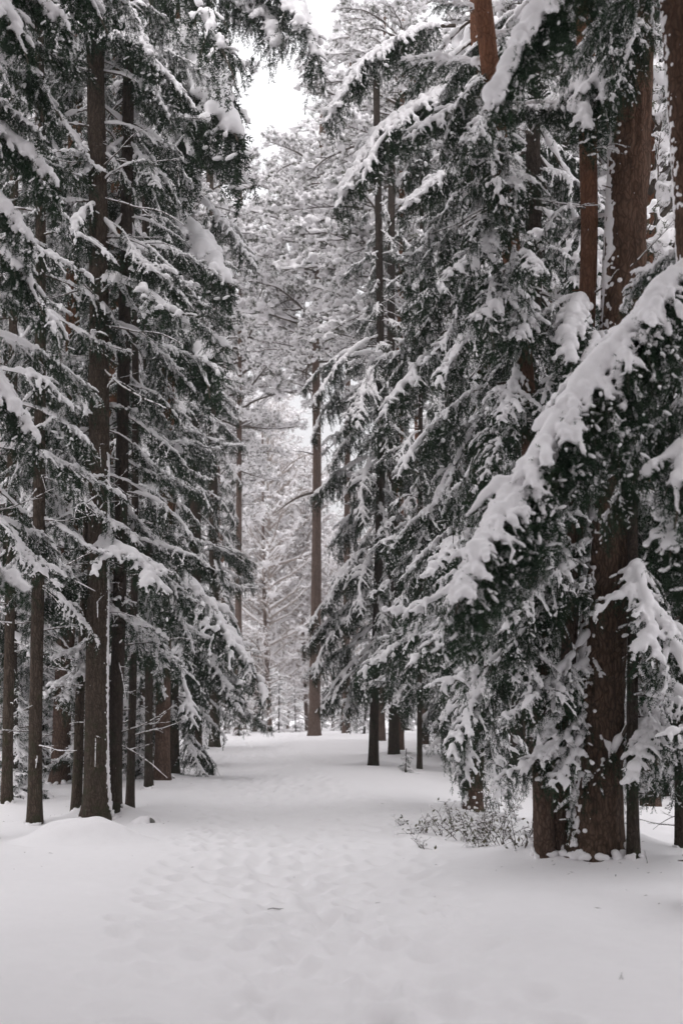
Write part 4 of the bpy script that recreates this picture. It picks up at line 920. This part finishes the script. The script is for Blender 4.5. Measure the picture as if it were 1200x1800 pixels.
for i, (px, py, hh, n, lf) in enumerate(((705, 1452, .20, 6, .4), (742, 1468, .30, 9, .6), (780, 1470, .42, 10, .5), (822, 1478, .48, 13, .7), (858, 1480, .55, 15, .7), (838, 1490, .32, 10, .8), (888, 1484, .55, 13, .6), (918, 1490, .45, 12, .6), (800, 1455, .38, 12, .3), (752, 1490, .16, 6, .2), (870, 1462, .50, 14, .3), (845, 1455, .3, 9, .3))):
    shrub(px, py, hh, n, 500 + i, names_[i], lf, 'snowy shrubs in the dip under the right boughs')
rl = np.random.RandomState(91); lb = Buf()
for bx, by in [(u[0], u[1]) for u in USED if u[1] < 32] + [(0, 12)] * 2:
    for i in range(9 if by != 12 else 10):
        a = rl.rand() * 6.28; rr_ = .25 + abs(rl.normal(0, .7)) * (1 if by != 12 else 4); x = bx + rr_ * math.cos(a); y = by + rr_ * math.sin(a)
        if not (gx[0] < x < gx[-1] and 5 < y < 60): continue
        z = float(GZ[min(len(gy) - 1, np.searchsorted(gy, y)), min(len(gx) - 1, np.searchsorted(gx, x))]) + .003; t = rl.rand() * 3.14; L = rl.uniform(.005, .024) * (1 if rl.rand() < .8 else 2); wd = rl.uniform(.001, .004)
        c_, s_ = math.cos(t), math.sin(t); lb.add(np.array([(x - c_ * L, y - s_ * L, z), (x + s_ * wd, y - c_ * wd, z + .003), (x + c_ * L, y + s_ * L, z + .004), (x - s_ * wd, y + c_ * wd, z + .006)]), np.array([(0, 1, 2), (0, 2, 3)]))
link('needle_litter', buf_mesh('needle_litter', lb, [M_twig], False))['kind'] = 'stuff'
def stalk(px, py, h, seed, label):
    rng = np.random.RandomState(seed); d = on_ground(px, py); x = (px - 600) / FPX * d; b = Buf()
    for i in range(2):
        P = grow((rng.normal(0, .01), 0, -.02), (rng.normal(0, .25), 0, 1), h * rng.uniform(.6, 1), 6, rng.uniform(0, .5), rng, .06); v, f = tube(P, np.linspace(.0025, .001, 7), 4); b.add(v, f)
    o = link('grass_stalk', buf_mesh('stalk', b, [M_twig]), None, (x, d, float(terrain(x, d)))); tag(o, label, 'grass stalk')
stalk(1090, 1722, .07, 1, 'short dry grass stalk poking out of the empty snow in the right foreground')
stalk(1137, 1515, .16, 2, 'dry stalk right of the stout trunk on the snow rim')
stalk(1078, 1540, .05, 3, 'tiny dry stalk in the snow in front of the stout trunk')
def sapling(px, py, h, label, d=None):
    d = d or on_ground(px, py); x = (px - 600) / FPX * d
    root = thing('spruce_sapling', label, 'spruce sapling', (x, d, float(terrain(x, d))))
    tm, S, R, z = trunk_mesh('sapling_stem', [(0, 0, -.1), (.02, 0, h)], .018, .006, M_bark_dark, int(px) + 5, .1, 8, .03, .1); link('trunk', tm, root)
    clothe(root, S, z, SHORT, .12, h, .48 if h < 1.2 else .85, .13, (3, 4), int(px) + 9, prof=lambda q: 1.1 - .8 * q / h, maxn=30 if h < 1.2 else 50)
sapling(4, 1400, .95, 'small spruce sapling at the left edge, at the foot of the greenish stem')
sapling(712, 1358, .5, 'small spruce sapling low on the snow by the thin twin stems')
for k_, (tx, ty, dd_, hh_) in enumerate(((30, 1330, 23.5, 1.9), (150, 1330, 26.5, 2.3), (245, 1330, 27.5, 1.8))):
    sapling(tx, ty, hh_, ('snow-bowed young spruce behind the leftmost stems', 'snow-bowed young spruce half hidden behind the thickest left trunk', 'snow-bowed young spruce between the left cluster and the low-skirted spruce')[k_], dd_)
sapling(60, 1390, .6, 'tiny snowy sapling among the bare left stems', 24.5)
sapling(1105, 1390, .7, 'small snowy sapling in the open snow behind the slim right trunk', 22.0)
print('done', len(bpy.data.objects), round(_time.time() - _t0, 1))
